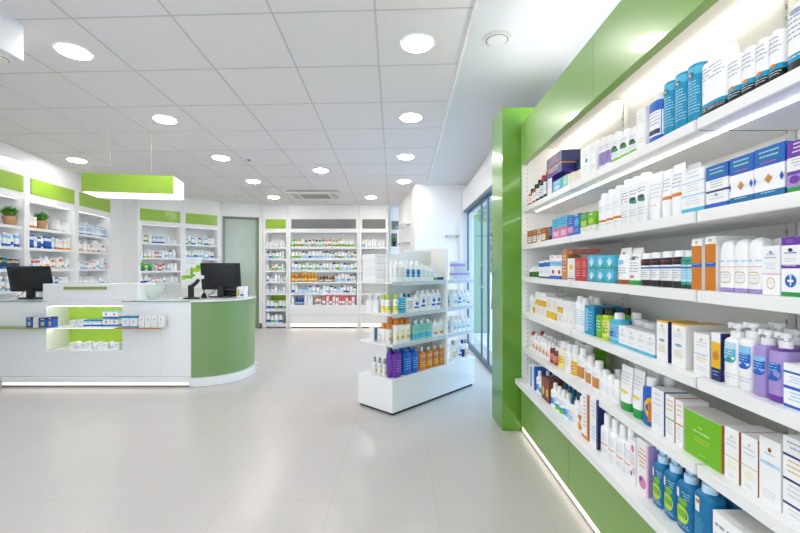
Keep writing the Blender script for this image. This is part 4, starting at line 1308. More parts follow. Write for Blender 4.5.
FAR_NAME = {'bottle': ('medicine_bottle', 'bottle'), 'jar': ('medicine_jar', 'jar'), 'carton': ('medicine_box', 'box')}
frnd = random.Random(5)


def fill(unit, lvl, x0, x1, keys, ww=(.045, .066), hh=(.1, .15), rows=1, dpp=.06, stack=0.0, fixed=False, front=.04):
    O, th, w, dp, shelves, post = UNITS[unit]
    z = shelves[lvl]
    x = max(x0, post + .006)
    x1 = min(x1, w - post - .006)
    i = 0
    ct_, st_ = math.cos(th), math.sin(th)
    while True:
        wd = frnd.uniform(*ww)
        if x + wd > x1:
            break
        k = keys[i % len(keys)] if fixed else frnd.choice(keys)
        kind, body, cap, band, m2, desc = FAR[k]
        h = frnd.uniform(*hh) * (1 if kind != 'jar' else .65)
        nm, cat = FAR_NAME[kind]
        for r in range(rows):
            yl = front + dpp / 2 + r * (dpp + .012)
            o = link(nm, far_mesh(kind, body, cap, band, m2))
            o['category'] = cat
            o.scale = (wd * .94, dpp if kind == 'carton' else min(dpp, wd * .94), h)
            p = O + Vector((ct_ * (x + wd / 2) - st_ * yl, st_ * (x + wd / 2) + ct_ * yl))
            o.location = (p.x, p.y, z + .0005)
            o.rotation_euler = (0, 0, th)
            record(o, desc, (unit, lvl, r, False), x)
            if r == 0 and kind == 'carton' and frnd.random() < stack:
                o2 = link(nm, o.data)
                o2['category'] = cat
                h2 = h * .7
                o2.scale = (wd * .9, dpp * .95, h2)
                o2.location = (p.x, p.y, z + h + .001)
                o2.rotation_euler = (0, 0, th)
                record(o2, desc, (unit, lvl, 0, True), x)
        x += wd + frnd.uniform(.001, .005)
        i += 1


wl = UNITS['L1'][2]
fill('L1', 1, .50, wl, ['wbb', 'cb', 'wbo', 'wbB', 'cr', 'wbn', 'cs'], hh=(.13, .17), rows=1)
fill('L1', 2, .50, wl, ['ct', 'ct', 'cn', 'ct'], hh=(.11, .13), rows=2)
fill('L1', 3, .50, wl, ['cs', 'cb', 'cw', 'wbo', 'cy'], hh=(.12, .17))
fill('L2', 0, .05, .22, ['am', 'co'], hh=(.12, .15))
fill('L2', 0, .57, .90, ['jw', 'wb', 'cw', 'wb'], hh=(.09, .15), rows=1)
fill('L2', 1, .04, .55, ['cB', 'cb', 'cB', 'wbB', 'cB', 'cs'], hh=(.12, .17), stack=.15)
fill('L2', 1, .56, .72, ['cO', 'co', 'wby'], hh=(.12, .15))
fill('L2', 1, .72, .88, ['wb', 'cy', 'wbb'], hh=(.12, .17))
fill('L2', 2, .04, .88, ['wby', 'cw', 'wb', 'cs', 'cy', 'wbb', 'cr', 'jg', 'wbo'], hh=(.11, .16), rows=2)
fill('L2', 3, .42, .88, ['cB', 'cy', 'cb', 'wbB', 'cO'], hh=(.12, .15))
fill('L3', 0, .04, .84, ['cb', 'cs', 'cb', 'cw'], hh=(.08, .1), stack=.55)
fill('L3', 1, .04, .84, ['wb', 'cw', 'co', 'cy', 'cr', 'wbo', 'cw'], hh=(.1, .14), stack=.2)
fill('L3', 2, .04, .84, ['wb', 'cw', 'cl', 'wbb', 'cs', 'jw', 'cr'], hh=(.09, .14), stack=.15)
fill('L3', 3, .04, .84, ['wbb', 'cw', 'cs', 'jwb', 'wb', 'cw'], hh=(.09, .13))
dwid, ewid = UNITS['D'][2], UNITS['E'][2]
fill('D', 0, 0, .24, ['wb', 'wbg', 'cw', 'cg'], hh=(.11, .15), fixed=True)
fill('D', 0, .24, .46, ['cb'], hh=(.13, .14))
fill('D', 0, .46, dwid, ['wb', 'cw', 'jw'], hh=(.08, .12))
fill('D', 1, 0, dwid, ['wb', 'cg', 'cy', 'cw', 'cR', 'cb', 'wb', 'wbb', 'wbn'], hh=(.1, .15), fixed=True)
fill('D', 2, 0, .26, ['cG', 'wbg', 'cG'], hh=(.12, .14), fixed=True, ww=(.055, .06))
fill('D', 2, .26, .46, ['rd', 'cR', 'rd'], hh=(.12, .13), fixed=True, ww=(.055, .06))
fill('D', 2, .46, dwid, ['wbn', 'wb', 'wbb', 'cw'], hh=(.1, .15))
fill('D', 3, 0, dwid, ['wbb', 'cs', 'cw', 'wbB', 'jw', 'rd', 'cg'], hh=(.1, .14))
fill('E', 0, 0, ewid, ['wb', 'wbg2', 'cs', 'cb', 'wbb', 'cg', 'wgd'], hh=(.11, .16))
fill('E', 1, 0, ewid, ['wbb', 'wbn', 'wbB', 'wb', 'cs', 'wbb'], hh=(.11, .16))
fill('E', 2, 0, ewid, ['cg', 'wbb', 'cw', 'wb'], hh=(.11, .15))
fill('E', 3, 0, ewid, ['wb', 'co', 'cs', 'jw'], hh=(.1, .14))
wa, wb_, wc = UNITS['A'][2], UNITS['B'][2], UNITS['C'][2]
fill('A', 0, 0, wa, ['wb', 'jw', 'wb', 'cw'], hh=(.11, .15), dpp=.06)
fill('A', 1, 0, wa, ['wbn', 'wbB', 'wgd', 'wbg2', 'wbb', 'wb'], hh=(.12, .15), fixed=True)
fill('A', 2, 0, wa, ['wb', 'jg', 'wbo', 'wbg2', 'wbg'], hh=(.1, .13), fixed=True)
fill('A', 3, 0, wa, ['wb', 'jwb', 'wbB', 'jw', 'wbb'], hh=(.1, .15))
fill('A', 4, 0, wa, ['jwb', 'wb', 'jw', 'wbb'], hh=(.1, .13))
fill('A', 5, 0, wa, ['wbg2', 'wgd', 'wbg', 'wbB'], hh=(.15, .18), ww=(.07, .085))
fill('A', 6, 0, wa, ['wbB', 'wbb', 'wbn', 'wbg2'], hh=(.16, .2), ww=(.07, .085))
fill('B', 0, 0, wb_, ['wgd', 'wbg2', 'wbg', 'wbg2', 'wgd', 'wbo', 'wbg'], hh=(.14, .17), ww=(.055, .075))
fill('B', 1, 0, wb_, ['wbb', 'wb', 'wbn', 'wbB', 'wbg2', 'wbo', 'wbb'], hh=(.12, .16), ww=(.055, .075))
fill('B', 2, 0, wb_, ['wbb', 'wbn', 'wb', 'wbg2', 'wbb', 'wbg'], hh=(.13, .17), ww=(.055, .075))
fill('B', 3, 0, .60, ['or', 'or', 'or', 'am'], hh=(.15, .18), ww=(.058, .07))
fill('B', 3, .60, .92, ['am', 'amg', 'am'], hh=(.1, .12), ww=(.055, .065))
fill('B', 3, .92, wb_, ['wbB', 'wbb', 'wb', 'wbn'], hh=(.13, .16))
fill('B', 4, 0, wb_, ['wbb', 'wb', 'wbn', 'wbB', 'wb', 'wbb', 'jwb'], hh=(.12, .17), ww=(.055, .075))
fill('B', 5, 0, .12, ['wb'], hh=(.15, .17))
fill('B', 5, .12, .30, ['bl'], hh=(.14, .15))
fill('B', 5, .30, .52, ['wb', 'wb'], hh=(.15, .18))
fill('B', 5, .52, .66, ['rd', 'wbo'], hh=(.13, .16))
fill('B', 5, .66, wb_, ['pk', 'rd', 'pk'], hh=(.18, .22), ww=(.058, .068))
fill('C', 0, 0, wc, ['wb', 'cw', 'wbb', 'wb'], hh=(.12, .17), ww=(.05, .07))
fill('C', 1, .0, wc, ['wbb', 'wgd', 'wb'], hh=(.08, .11), ww=(.05, .065))

# ------------------------------------------------------------------ plants
prnd = random.Random(3)


def plant(x, y, z, r, h, label, potmat='pot'):
    e = empty('potted_plant', (x, y, z), 0, label, 'plant', None)
    p = MB()
    p.loft([(0, r * .62, r * .62), (h * .36, r * .84, r * .84), (h * .38, r * .9, r * .9), (h * .46, r * .9, r * .9), (h * .46, r * .78, r * .78), (h * .42, r * .76, r * .76)], potmat, 24)
    p.build('pot', e)
    so_ = MB()
    so_.loft([(h * .40, r * .77, r * .77), (h * .425, r * .77, r * .77)], 'soil', 20)
    so_.build('soil', e)
    f = MB()
    for i in range(230):
        a, t = prnd.uniform(0, 2 * PI), prnd.random() ** .6
        R0 = Vector((math.cos(a), math.sin(a), 0))
        tip = R0 * (r * 1.55 * t) + Vector((0, 0, h * (.42 + .58 * (1 - .45 * t * t) * prnd.uniform(.6, 1))))
        root = R0 * (r * .5 * t) + Vector((0, 0, h * .42))
        side = R0.cross(Vector((0, 0, 1))) * (r * .10)
        mid = (root + tip) / 2 + Vector((0, 0, h * .08))
        f.face([root, mid + side, tip, mid - side], 'leaf')
    f.build('foliage', e, smooth=False)
    return e


def unit_pt(unit, lx, ly):
    O, th = UNITS[unit][:2]
    c, s = math.cos(th), math.sin(th)
    return O + Vector((c * lx - s * ly, s * lx + c * ly))


q = unit_pt('L1', .84, .13)
plant(q.x, q.y, lsh[0], .078, .25, 'green potted plant on the top shelf of the third unit from the corner')
q = unit_pt('L2', .42, .13)
plant(q.x, q.y, lsh[0], .078, .25, 'green potted plant on the top shelf of the second unit from the corner')
plant(n0 + .1, 8.34, 1.62, .045, .22, 'small green plant in dark pot in the slim back niche', 'black')

# glass shelves on the return wall and the entrance wall
def glass_shelf(label, x0, x1, y0, y1, z):
    e = empty('glass_wall_shelf', ((x0 + x1) / 2, y1, z), 0, label, 'shelf', None)
    boxo('glass_board', e, x0 - (x0 + x1) / 2, x1 - (x0 + x1) / 2, y0 - y1, 0, -.006, .006, 'acrylic')
    for xx in (x0 + .03, x1 - .03):
        boxo('bracket', e, xx - (x0 + x1) / 2 - .008, xx - (x0 + x1) / 2 + .008, (y0 - y1) * .4, 0, -.02, -.006, 'steelwire')


def return_shelf(z, label):
    p0, p1 = Vector((-.02, 8.3)), Vector((.235, 6.5))
    t = (p1 - p0).normalized()
    c = p0 + t * 1.0
    e = empty('glass_wall_shelf', (c.x, c.y, z), math.atan2(t.y, t.x), label, 'shelf')
    boxo('glass_board', e, -.4, .4, -.15, -.001, -.006, .006, 'acrylic')
    for xx in (-.32, .32):
        boxo('bracket', e, xx - .008, xx + .008, -.07, -.001, -.022, -.006, 'steelwire')
    return c, t


rc, rt_ = return_shelf(1.93, 'upper glass shelf on the white return wall by the back units')
return_shelf(1.62, 'lower glass shelf on the white return wall by the back units')
glass_shelf('glass shelf on the bluish entrance wall beside the shopfront', .70, .92, 6.36, 6.5, 1.69)

# ------------------------------------------------------------------ island display (gondola)
GA = Vector((-.06, 3.318))
GTH = math.radians(47.5)
gc, gs = math.cos(GTH), math.sin(GTH)
gd = empty('display_island', (GA.x, GA.y, 0), GTH, 'white double sided display island with shelves in the middle of the floor', 'display island')
GZ = {1: 1.075, 2: .815, 3: .567, 4: .292}
boxo('toe_kick', gd, .02, 1.19, .015, .405, 0, .022, 'shadowgap')
boxo('base', gd, 0, 1.21, 0, .42, .022, .275, 'counterwhite', .002)
boxo('base_top', gd, -.003, 1.213, -.003, .388, .275, GZ[4], 'counterwhite', .002)
boxo('back_panel', gd, .125, .36, .18, .2, GZ[4], 1.31, 'laminate')
boxo('back_panel', gd, .364, .725, .18, .2, GZ[4], 1.345, 'laminate')
boxo('divider', gd, .728, .752, .0, .42, GZ[4], 1.375, 'laminate', .002)
for s in (1, 2, 3):
    for (a, b) in ((0, .726), (.754, 1.2)):
        sh = boxo('shelf', gd, a, b, 0.002, .418, GZ[s] - .014, GZ[s], 'shelfwhite')
        rl = boxo('price_rail', sh, a, b, -.004, .002, GZ[s] - .03, GZ[s] + .001, 'rail')
        boxo('shelf_pin', sh, b - .01, b, .18, .2, GZ[s] - .03, GZ[s] - .014, 'slotgrey')


def gpt(lx, ly):
    return GA + Vector((gc * lx - gs * ly, gs * lx + gc * ly))


def px2s(px, y0=.05):
    o = gpt(0, y0)
    k = (px - 400) / F
    return (k * o.y - o.x) / (gc - gs * k)


def G(s, x0, x1, yt, kind, sch, dp=None, back=0, ly=.02, detail=True, zoff=0, row=0):
    a, b = px2s(x0), px2s(x1)
    w = (b - a) * .95
    lx = (a + b) / 2
    dp = dp or max(min(w, .06), .02)
    p0 = gpt(lx, ly + dp / 2)
    z = GZ[s] + zoff
    h = HC + (HY - yt) * p0.y / F - z
    for r in range(back + 1):
        p = gpt(lx, ly + dp / 2 + r * (dp + .01))
        o = product(kind, w, dp, h, sch, detail and r == 0, seg=14)
        o.location = (p.x, p.y, z + .0005)
        o.rotation_euler = (0, 0, GTH)
        sec = 'main' if x0 < 447 else 'end'
        record(o, sch['desc'], ('isl', sec, s, row + r, zoff > 0), lx)


GW = dict(
    wlab=S('tall white bottle with blue oval label', 'pure', 'pure', deco=[('e', .5, .4, .36, .2, 'teal'), ('e', .5, .42, .2, .1, 'blue')], n=3, sh=.8, ct=.86, cr=.8),
    wplain=S('tall white bottle with grey print', 'pure', 'pure', deco=[txt(.2, .65, 5, 'ink')], n=3, sh=.8, ct=.86, cr=.8),
    wshort=S('short white bottle with blue print', 'pure', 'white', deco=[txt(.2, .6, 4, 'blue')], n=2.4, sh=.72, ct=.82),
    tiny=S('tiny clear white bottle with dark print', 'white', 'pale', bands=[(.08, .35, 'navy')], n=2.2, sh=.66, ct=.76),
    tinyg=S('tiny white bottle with green print', 'white', 'pale', bands=[(.08, .35, 'lime')], n=2.2, sh=.66, ct=.76),
    limecap=S('white bottle with lime cap and green label', 'pure', 'chart', bands=[(.06, .4, 'lemon')], deco=[('e', .5, .3, .3, .12, 'lime'), txt(.45, .6, 2, 'green')], n=2.4, sh=.66, ct=.74, cr=.62),
    aqua=S('turquoise bottle with pale cap', 'turquoise', 'palesky', deco=[('r', .15, .85, .15, .55, 'teal'), txt(.2, .5, 3, 'white')], n=2.6, sh=.7, ct=.78, cr=.6),
    wblue=S('white bottle with blue stripe label', 'pure', 'pure', deco=[('r', .2, .8, .2, .3, 'blue'), ('d', .5, .48, .2, .14, 'blue'), txt(.56, .7, 2, 'sky')], n=2.6, sh=.76, ct=.84, cr=.7),
    wdark=S('white bottle with dark cap and blue print', 'pure', 'darkteal', deco=[txt(.15, .6, 5, 'navy')], n=2.6, sh=.72, ct=.82, cr=.6),
    bluebx=S('small white carton with blue panel', 'white', deco=[('r', .3, .8, .08, .92, 'deepblue')]),
    orcap=S('white bottle with orange cap and yellow label', 'pure', 'orange', deco=[('e', .5, .48, .26, .07, 'lemon'), txt(.12, .4, 5, 'gold'), ('e', .5, .25, .2, .06, 'yellow')], n=2.6, sh=.72, ct=.75, cr=1.0),
    tealb=S('pale turquoise bottle with white cap', 'mint', 'pure', bands=[(.1, .35, 'turquoise')], deco=[txt(.4, .7, 3, 'jade')], n=2.6, sh=.74, ct=.82, cr=.6),
    wgold=S('white bottle with gold print', 'pure', 'pure', deco=[txt(.15, .6, 4, 'gold'), ('e', .5, .2, .2, .08, 'tan')], n=2.6, sh=.76, ct=.84, cr=.7),
    greycap=S('small white bottle with grey spray cap', 'white', 'grey', deco=[('e', .5, .25, .3, .12, 'lemon'), ('e', .5, .22, .14, .06, 'orange'), txt(.36, .56, 3, 'ink')], n=2.2, sh=.6, ct=.7, cr=.5),
    purple=S('purple bottle with white lettering', 'purple', 'violet', deco=[txt(.15, .62, 5, 'lavender', .3, .7)], n=2.8, sh=.8, ct=.87, cr=.7),
    blue=S('bright blue bottle with pale lettering', 'blue', 'blue', deco=[txt(.15, .62, 5, 'sky', .25, .75)], n=2.8, sh=.8, ct=.87, cr=.7),
    orange=S('orange bottle with white cap', 'orange', 'white', bands=[(.04, .5, 'orange')], deco=[('c', .5, .45, .26, .12, 'tan'), txt(.12, .36, 3, 'lemon'), txt(.55, .68, 2, 'white')], n=2.8, sh=.74, ct=.84, cr=.5),
    lav=S('small white carton with lavender print', 'pale', bands=[(.5, .8, 'lavender')], deco=[txt(.1, .4, 3, 'purple')]),
    wsky=S('white bottle with sky blue print', 'pure', 'pure', deco=[txt(.15, .6, 4, 'sky'), ('e', .5, .3, .2, .1, 'sky')], n=2.6, sh=.72, ct=.8, cr=.6),
    wred=S('white bottle with orange and yellow print', 'pure', 'grey', deco=[('e', .5, .35, .3, .12, 'yellow'), txt(.1, .3, 2, 'orange')], n=2.4, sh=.7, ct=.8),
    wnavy=S('white bottle with navy label', 'pure', 'navy', bands=[(.1, .5, 'navy')], n=2.4, sh=.7, ct=.8),
)


def gseq(s, xs, yts, kind, key, **k):
    n = len(xs) - 1
    for i in range(n):
        yt = yts[0] + (yts[1] - yts[0]) * (i / max(1, n - 1))
        G(s, xs[i], xs[i + 1], yt, kind, GW[key] if isinstance(key, str) else GW[key[i % len(key)]], **k)


gseq(1, [392.8, 397.2, 402.5], [260.5, 261], 'bottle', 'wplain', dp=.035, back=1)
gseq(1, [402.8, 408.2, 413.2, 418.8], [260.5, 261.5], 'bottle', 'wlab', dp=.035, back=1)
gseq(1, [419.2, 423.5, 428], [264, 266], 'bottle', 'wplain', dp=.035)
gseq(1, [428.4, 432], [266, 266], 'bottle', 'wshort')
gseq(1, [432.4, 435.6, 438.8, 442, 445], [271.5, 271.5], 'bottle', ['tinyg', 'tiny', 'tiny', 'tiny'])
gseq(2, [392.8, 396.5], [294, 294], 'bottle', 'limecap')
gseq(2, [397, 404.5], [293.5, 293.5], 'bottle', 'aqua', dp=.05)
gseq(2, [405, 411.5, 417.5], [294, 295], 'bottle', ['wdark', 'wblue'], dp=.045, back=1)
gseq(2, [418.5, 423.8, 429, 434, 439], [290.5, 289.5], 'bottle', ['wblue', 'wplain', 'wblue', 'wblue'], dp=.04, back=1)
gseq(3, [392.8, 397.5, 403, 409], [318.5, 318], 'bottle', 'orcap', dp=.045, back=1)
gseq(3, [411, 417.5, 423.5, 430], [320.5, 319], 'bottle', 'tealb', dp=.045, back=1)
gseq(3, [430.6, 436.2, 442], [319.5, 318], 'bottle', 'wgold', dp=.04, back=1)
gseq(4, [392, 400], [349.5, 349.5], 'bottle', 'purple', dp=.05, back=1)
gseq(4, [401.5, 409.6, 417], [348.5, 348], 'bottle', 'blue', dp=.05, back=1)
gseq(4, [417.5, 424.2, 430.8, 436.8, 442.5], [347.5, 345], 'bottle', 'orange', dp=.045, back=0)
gseq(1, [451, 455, 459, 463, 467.5], [271, 271], 'carton', 'lav', dp=.05)
gseq(1, [451, 455, 459, 463], [261.5, 261.5], 'carton', 'lav', dp=.045, zoff=.077)
gseq(2, [451, 455.3, 459.6, 463.9, 468.3], [289.5, 290], 'bottle', ['wsky', 'wblue', 'wsky', 'wgold'], back=1)
gseq(3, [451, 455.3, 459.6, 463.9, 468.3], [316.5, 316], 'bottle', 'wsky', back=1)
gseq(4, [450.5, 453.6, 456.7, 460, 463.3, 466.7], [340.5, 339.5], 'bottle', ['wred', 'wplain', 'wblue', 'wnavy', 'wred'])


def gplace(s, lx, ly, w, dp, h, kind, sch, key, order, zoff=0.0, detail=True):
    p = gpt(lx, ly)
    o = product(kind, w, dp, h, sch, detail, seg=14)
    o.location = (p.x, p.y, GZ[s] + zoff + .0005)
    o.rotation_euler = (0, 0, GTH)
    if key:
        record(o, sch['desc'], key, order)
    return o


# products along the free end of the island (towards the counter)
plainbx = S('flat plain white carton', 'pure', deco=[txt(.3, .7, 1)])
for k_ in range(4):
    o = gplace(1, .095, .298, .15, .155, .057, 'carton', plainbx, None, 0, zoff=k_ * .0585)
    o['label'] = ['flat white carton at the bottom of the four stacked on the island', 'flat white carton second from bottom of the island stack of four', 'flat white carton third from bottom of the island stack of four', 'flat white carton on top of the four stacked on the island'][k_]
    o['group'] = 'flat white cartons stacked on the island'
for j, (lx, ly) in enumerate(((.05, .23), (.05, .31))):
    o = gplace(2, lx + .03, ly, .1, .07, .10, 'carton', S('white blank carton', 'pure', deco=[txt(.3, .7, 2)]), None, 0)
    o['label'] = ['white carton on the island middle shelf end, close to the lime bottles', 'white carton on the island middle shelf end, on the counter side'][j]
    for m_ in range(2):
        o2 = gplace(2, lx + .005 + m_ * .05, ly, .036, .03, .055, 'bottle', GW['wshort'], None, 0, zoff=.1013)
        o2['label'] = 'small white bottle standing on the %s white carton, island middle shelf, %s aisle' % (['inner', 'outer'][j], ['near the', 'away from the'][m_])
lo_ = [('limecap', 2, .02, .135, .285), ('limecap', 2, .02, .085, .285), ('orcap', 3, .02, .13, .24), ('orcap', 3, .02, .08, .24), ('greycap', 4, .035, .255, .165), ('greycap', 4, .035, .195, .165), ('greycap', 4, .035, .135, .165), ('purple', 4, .035, .075, .225)]
for i, (kk, s, lx, ly, h) in enumerate(lo_):
    hh_ = {2: .155, 3: .165, 4: h}[s]
    gplace(s, lx + .015, ly, .046, .046, hh_ if kk != 'greycap' else .145, 'bottle', GW[kk], ('islend', s), ly)
gplace(3, .035, .255, .05, .05, .125, 'carton', GW['bluebx'], ('islend', 3), .27)

# ------------------------------------------------------------------ service counter
CF = 4.16
ct0 = empty('service_counter', (-2.5, 4.5, 0), 0, 'long white service counter with curved green end and lit niche', 'counter')


def cbox(name, x0, x1, y0, y1, z0, z1, mt, bevel=0.0, parent=None):
    p = parent or ct0
    o = boxo(name, p, x0, x1, y0, y1, z0, z1, mt, bevel)
    o.matrix_parent_inverse = Matrix.Translation((2.5, -4.5, 0)) if p is ct0 else Matrix.Identity(4)
    return o


NX0, NX1, NZ0, NZ1 = -3.552, -2.793, .360, .806
cbox('front_panel', -4.15, NX0, CF, CF + .03, .10, .848, 'counterwhite')
cbox('front_panel', NX0 + .0, NX1, CF, CF + .03, .10, NZ0, 'counterwhite')
cbox('front_panel', NX1 + .0015, -2.40, CF, CF + .03, .10, .848, 'counterwhite')
cbox('front_panel', -2.398, -2.10, CF, CF + .03, .10, .848, 'counterwhite')
cbox('carcass', -4.15, NX0 - .015, CF + .03, 4.88, .10, .848, 'laminate')
cbox('carcass', NX1 + .015, -2.10, CF + .03, 4.88, .10, .848, 'laminate')
cbox('carcass', NX0 - .015, NX1 + .015, 4.50, 4.88, .10, .848, 'laminate')
# niche lining
nb = MB()
nb.box(NX0 - .015, NX0, CF + .031, 4.46, NZ0, NZ1, 'laminate')
nb.box(NX1, NX1 + .014, CF + .031, 4.46, NZ0, NZ1, 'laminate')
nb.box(NX0 - .015, NX1 + .015, CF + .0305, 4.46, NZ0 - .015, NZ0, 'laminate')
o = nb.build('niche_lining', ct0, smooth=False)
o.matrix_parent_inverse = Matrix.Translation((2.5, -4.5, 0))
cbox('niche_back', NX0, NX1, 4.442, 4.455, NZ0, NZ1, 'limepanel')
cbox('niche_shelf', NX0, NX1, CF + .005, 4.44, .582, .597, 'counterwhite')
cbox('niche_light', NX0 + .02, NX1 - .02, CF + .036, CF + .048, NZ1 - .004, NZ1 - .0005, 'nicheled')
cbox('niche_light', NX0 + .02, NX1 - .02, CF + .036, CF + .048, .577, .5815, 'nicheled')
# raised block over the niche with its green slot
rb = cbox('raised_block', -3.585, -2.632, CF - .004, 4.46, .862, 1.032, 'counterwhite', .002)
cbox('block_apron', NX0, NX1 + .0, CF - .004, CF + .028, NZ1 + .001, .862, 'counterwhite')
cbox('slot', -3.375, -2.94, CF - .008, CF - .003, .972, 1.002, 'khaki')
# plinth and the curved green end
ARC = [(-2.10 + .42 * math.sin(a), 4.60 - .44 * math.cos(a)) for a in [i * PI / 2 / 20 for i in range(21)]] + [(-1.68, 4.78), (-1.72, 4.86), (-1.80, 4.9)]


def arc_wall(name, off, z0, z1, mt, start=None):
    mb = MB()
    pts = []
    for i, (x, y) in enumerate(ARC):
        a = Vector(ARC[max(0, i - 1)])
        b = Vector(ARC[min(len(ARC) - 1, i + 1)])
        t = (b - a).normalized()
        n = Vector((t.y, -t.x))
        pts.append(Vector((x, y)) + n * off)
    poly = pts + [Vector((-2.10, 4.9))]
    nb_ = len(poly)
    for z in (z0, z1):
        mb.v += [(p.x, p.y, z) for p in poly]
    for i in range(nb_):
        j = (i + 1) % nb_
        mb.f.append((i, j, nb_ + j, nb_ + i))
        mb.mi.append(mb.m(mt))
    mb.f.append(tuple(range(nb_ - 1, -1, -1)))
    mb.mi.append(mb.m(mt))
    mb.f.append(tuple(range(nb_, 2 * nb_)))
    mb.mi.append(mb.m(mt))
    o = mb.build(name, ct0)
    o.matrix_parent_inverse = Matrix.Translation((2.5, -4.5, 0))
    return o


arc_wall('green_end', 0, .09, .846, 'greensatin')
arc_wall('end_plinth', .035, 0.004, .09, 'counterwhite')
arc_wall('end_top', .02, .848, .862, 'counterwhite')
cbox('plinth', -3.97, -2.10, CF - .035, 4.85, 0.022, .098, 'counterwhite', .003)
cbox('kick_light', -3.96, -2.11, CF - .038, CF - .0352, .024, .046, 'kickglow')
cbox('toe_recess', -3.95, -2.12, CF + .03, 4.8, .0, .0215, 'laminate')
cbox('plinth', -4.15, -3.985, CF - .035, 4.85, 0.004, .098, 'counterwhite', .003)
cbox('glass_top', -4.15, -3.585, CF - .009, 4.9, .849, .8615, 'counterwhite')
cbox('glass_top', -3.585, -2.632, 4.46, 4.9, .849, .8615, 'counterwhite')
cbox('glass_top', -2.632, -2.10, CF - .009, 4.9, .849, .8615, 'counterwhite')
cbox('glass_edge', -2.632, -2.10, CF - .013, CF - .009, .8495, .861, 'topglass')
cbox('glass_edge', -4.15, -3.585, CF - .013, CF - .009, .8495, .861, 'topglass')
cbox('glass_ledge', -4.15, -3.48, CF - .13, CF, .594, .606, 'khaki')
cbox('wood_ledge', NX1 + .002, -2.355, CF - .12, CF, .594, .604, 'wood_edge')

CW = dict(
    vit=S('blue carton with yellow fruit print', 'blue', bands=[(.8, 1, 'navy')], deco=[('c', .5, .4, .22, .2, 'yellow'), txt(.66, .9, 1, 'white'), txt(.08, .2, 1, 'sky')]),
    vit2=S('white carton with gold print', 'cream', deco=[txt(.2, .85, 4, 'gold')]),
    cw1=S('small plain white carton', 'pure', deco=[txt(.3, .8, 2, 'ink')]),
    cw2=S('flat blue and white carton', 'pure', bands=[(0, .25, 'blue'), (.75, 1, 'teal')], deco=[txt(.35, .65, 1, 'ink')]),
    cw3=S('white carton with blue base', 'pure', bands=[(0, .22, 'blue'), (.9, 1, 'sky')], deco=[('c', .5, .55, .16, .18, 'tan'), txt(.7, .85, 1, 'ink')]),
    cw4=S('white carton with turquoise stripes', 'pure', bands=[(0, .15, 'turquoise'), (.82, 1, 'teal')], deco=[('d', .5, .55, .2, .18, 'palesky'), txt(.25, .35, 1, 'ink')]),
    cw5=S('white carton with grey print', 'pure', deco=[('c', .5, .7, .12, .08, 'ink'), txt(.25, .5, 3, 'paletext')]),
    jar=S('small round white jar', 'pure', 'pure', bands=[(.2, .4, 'palesky')], n=2),
)


def cplace(px0, px1, y, ztop_px, zb, kind, sch, dp, label, group=None, order=None):
    w = (px1 - px0) * y / F * .96
    x = ((px0 + px1) / 2 - CX) * y / F
    h = HC + (HY - ztop_px) * y / F - zb
    o = product(kind, w, dp, h, sch, detail=True, seg=14)
    o.location = (x, y + dp / 2, zb + .0005)
    o['label'] = label
    if group:
        o['group'] = group
    return o


yl = CF - .105
cplace(26, 32.4, yl, 317.5, .606, 'carton', CW['vit'], .06, 'blue carton with yellow print, first on the green counter ledge by the frame edge', 'cartons on the green counter ledge')
cplace(33, 38, yl, 317.5, .606, 'carton', CW['vit2'], .06, 'cream carton with gold print between blue cartons on the green counter ledge', 'cartons on the green counter ledge')
cplace(38.6, 46.5, yl, 318, .606, 'carton', CW['vit'], .06, 'wide blue carton with yellow print beside the cream one on the green ledge', 'cartons on the green counter ledge')
cplace(47, 53, yl, 317, .606, 'carton', CW['vit'], .06, 'blue carton with yellow print at the niche end of the green ledge', 'cartons on the green counter ledge')
yn = CF + .06
for i, (a, b) in enumerate(((69, 73.5), (74, 78), (78.5, 82.6))):
    cplace(a + .5, b + .5, yn, 320.5 - .5 * i, .597, 'carton', CW['cw1'], .06, ORD[i + 1] + ' small white carton beside the lit wall on the counter niche shelf', 'small white cartons in the niche')
cplace(83.5, 92.3, yn, 320, .597, 'carton', CW['cw2'], .07, 'flat blue and white carton next to the small white ones in the niche')
cplace(92.8, 101.3, yn, 320, .597, 'carton', CW['cw2'], .07, 'flat blue and white carton next to the stacked cartons in the niche')
for j, (zb, yt, lv) in enumerate(((.597, 319, 'lower'), (.6785, 311.5, 'upper'))):
    for i, (a, b) in enumerate(((102.3, 110), (110.5, 117.8))):
        cplace(a, b, yn, yt, zb, 'carton', CW['cw3'], .07, '%s white carton with blue base in the niche stack, %s' % (lv, ['on the lit wall side', 'on the wood ledge side'][i]), 'stacked cartons in the niche')
for i in range(9):
    a = 69 + i * 5.6
    k_ = i % 3 == 1
    cplace(a, a + 5.2, yn, 343 - (i % 2) * 1.2, .360, 'jar' if k_ else 'carton', CW['jar'] if k_ else CW['cw1'], .05, '%s, %s from the lit wall on the niche floor' % ('small round white jar' if k_ else 'small plain white carton', ORD[i + 1]), 'small white packs on the niche floor')
yw = CF - .095
for i, (a, b, k_) in enumerate(((121.8, 129.2, 'cw4'), (129.8, 137.2, 'cw4'), (138.6, 144.2, 'cw5'), (144.8, 150.6, 'cw5'), (151.2, 157.2, 'cw5'), (157.8, 163.4, 'cw5'))):
    cplace(a, b, yw, 316.2, .604, 'carton', CW[k_], .05, '%s, %s from the niche on the wooden counter ledge' % (CW[k_]['desc'], ORD[i + 1]), 'white cartons on the wooden counter ledge')

ZC = .862


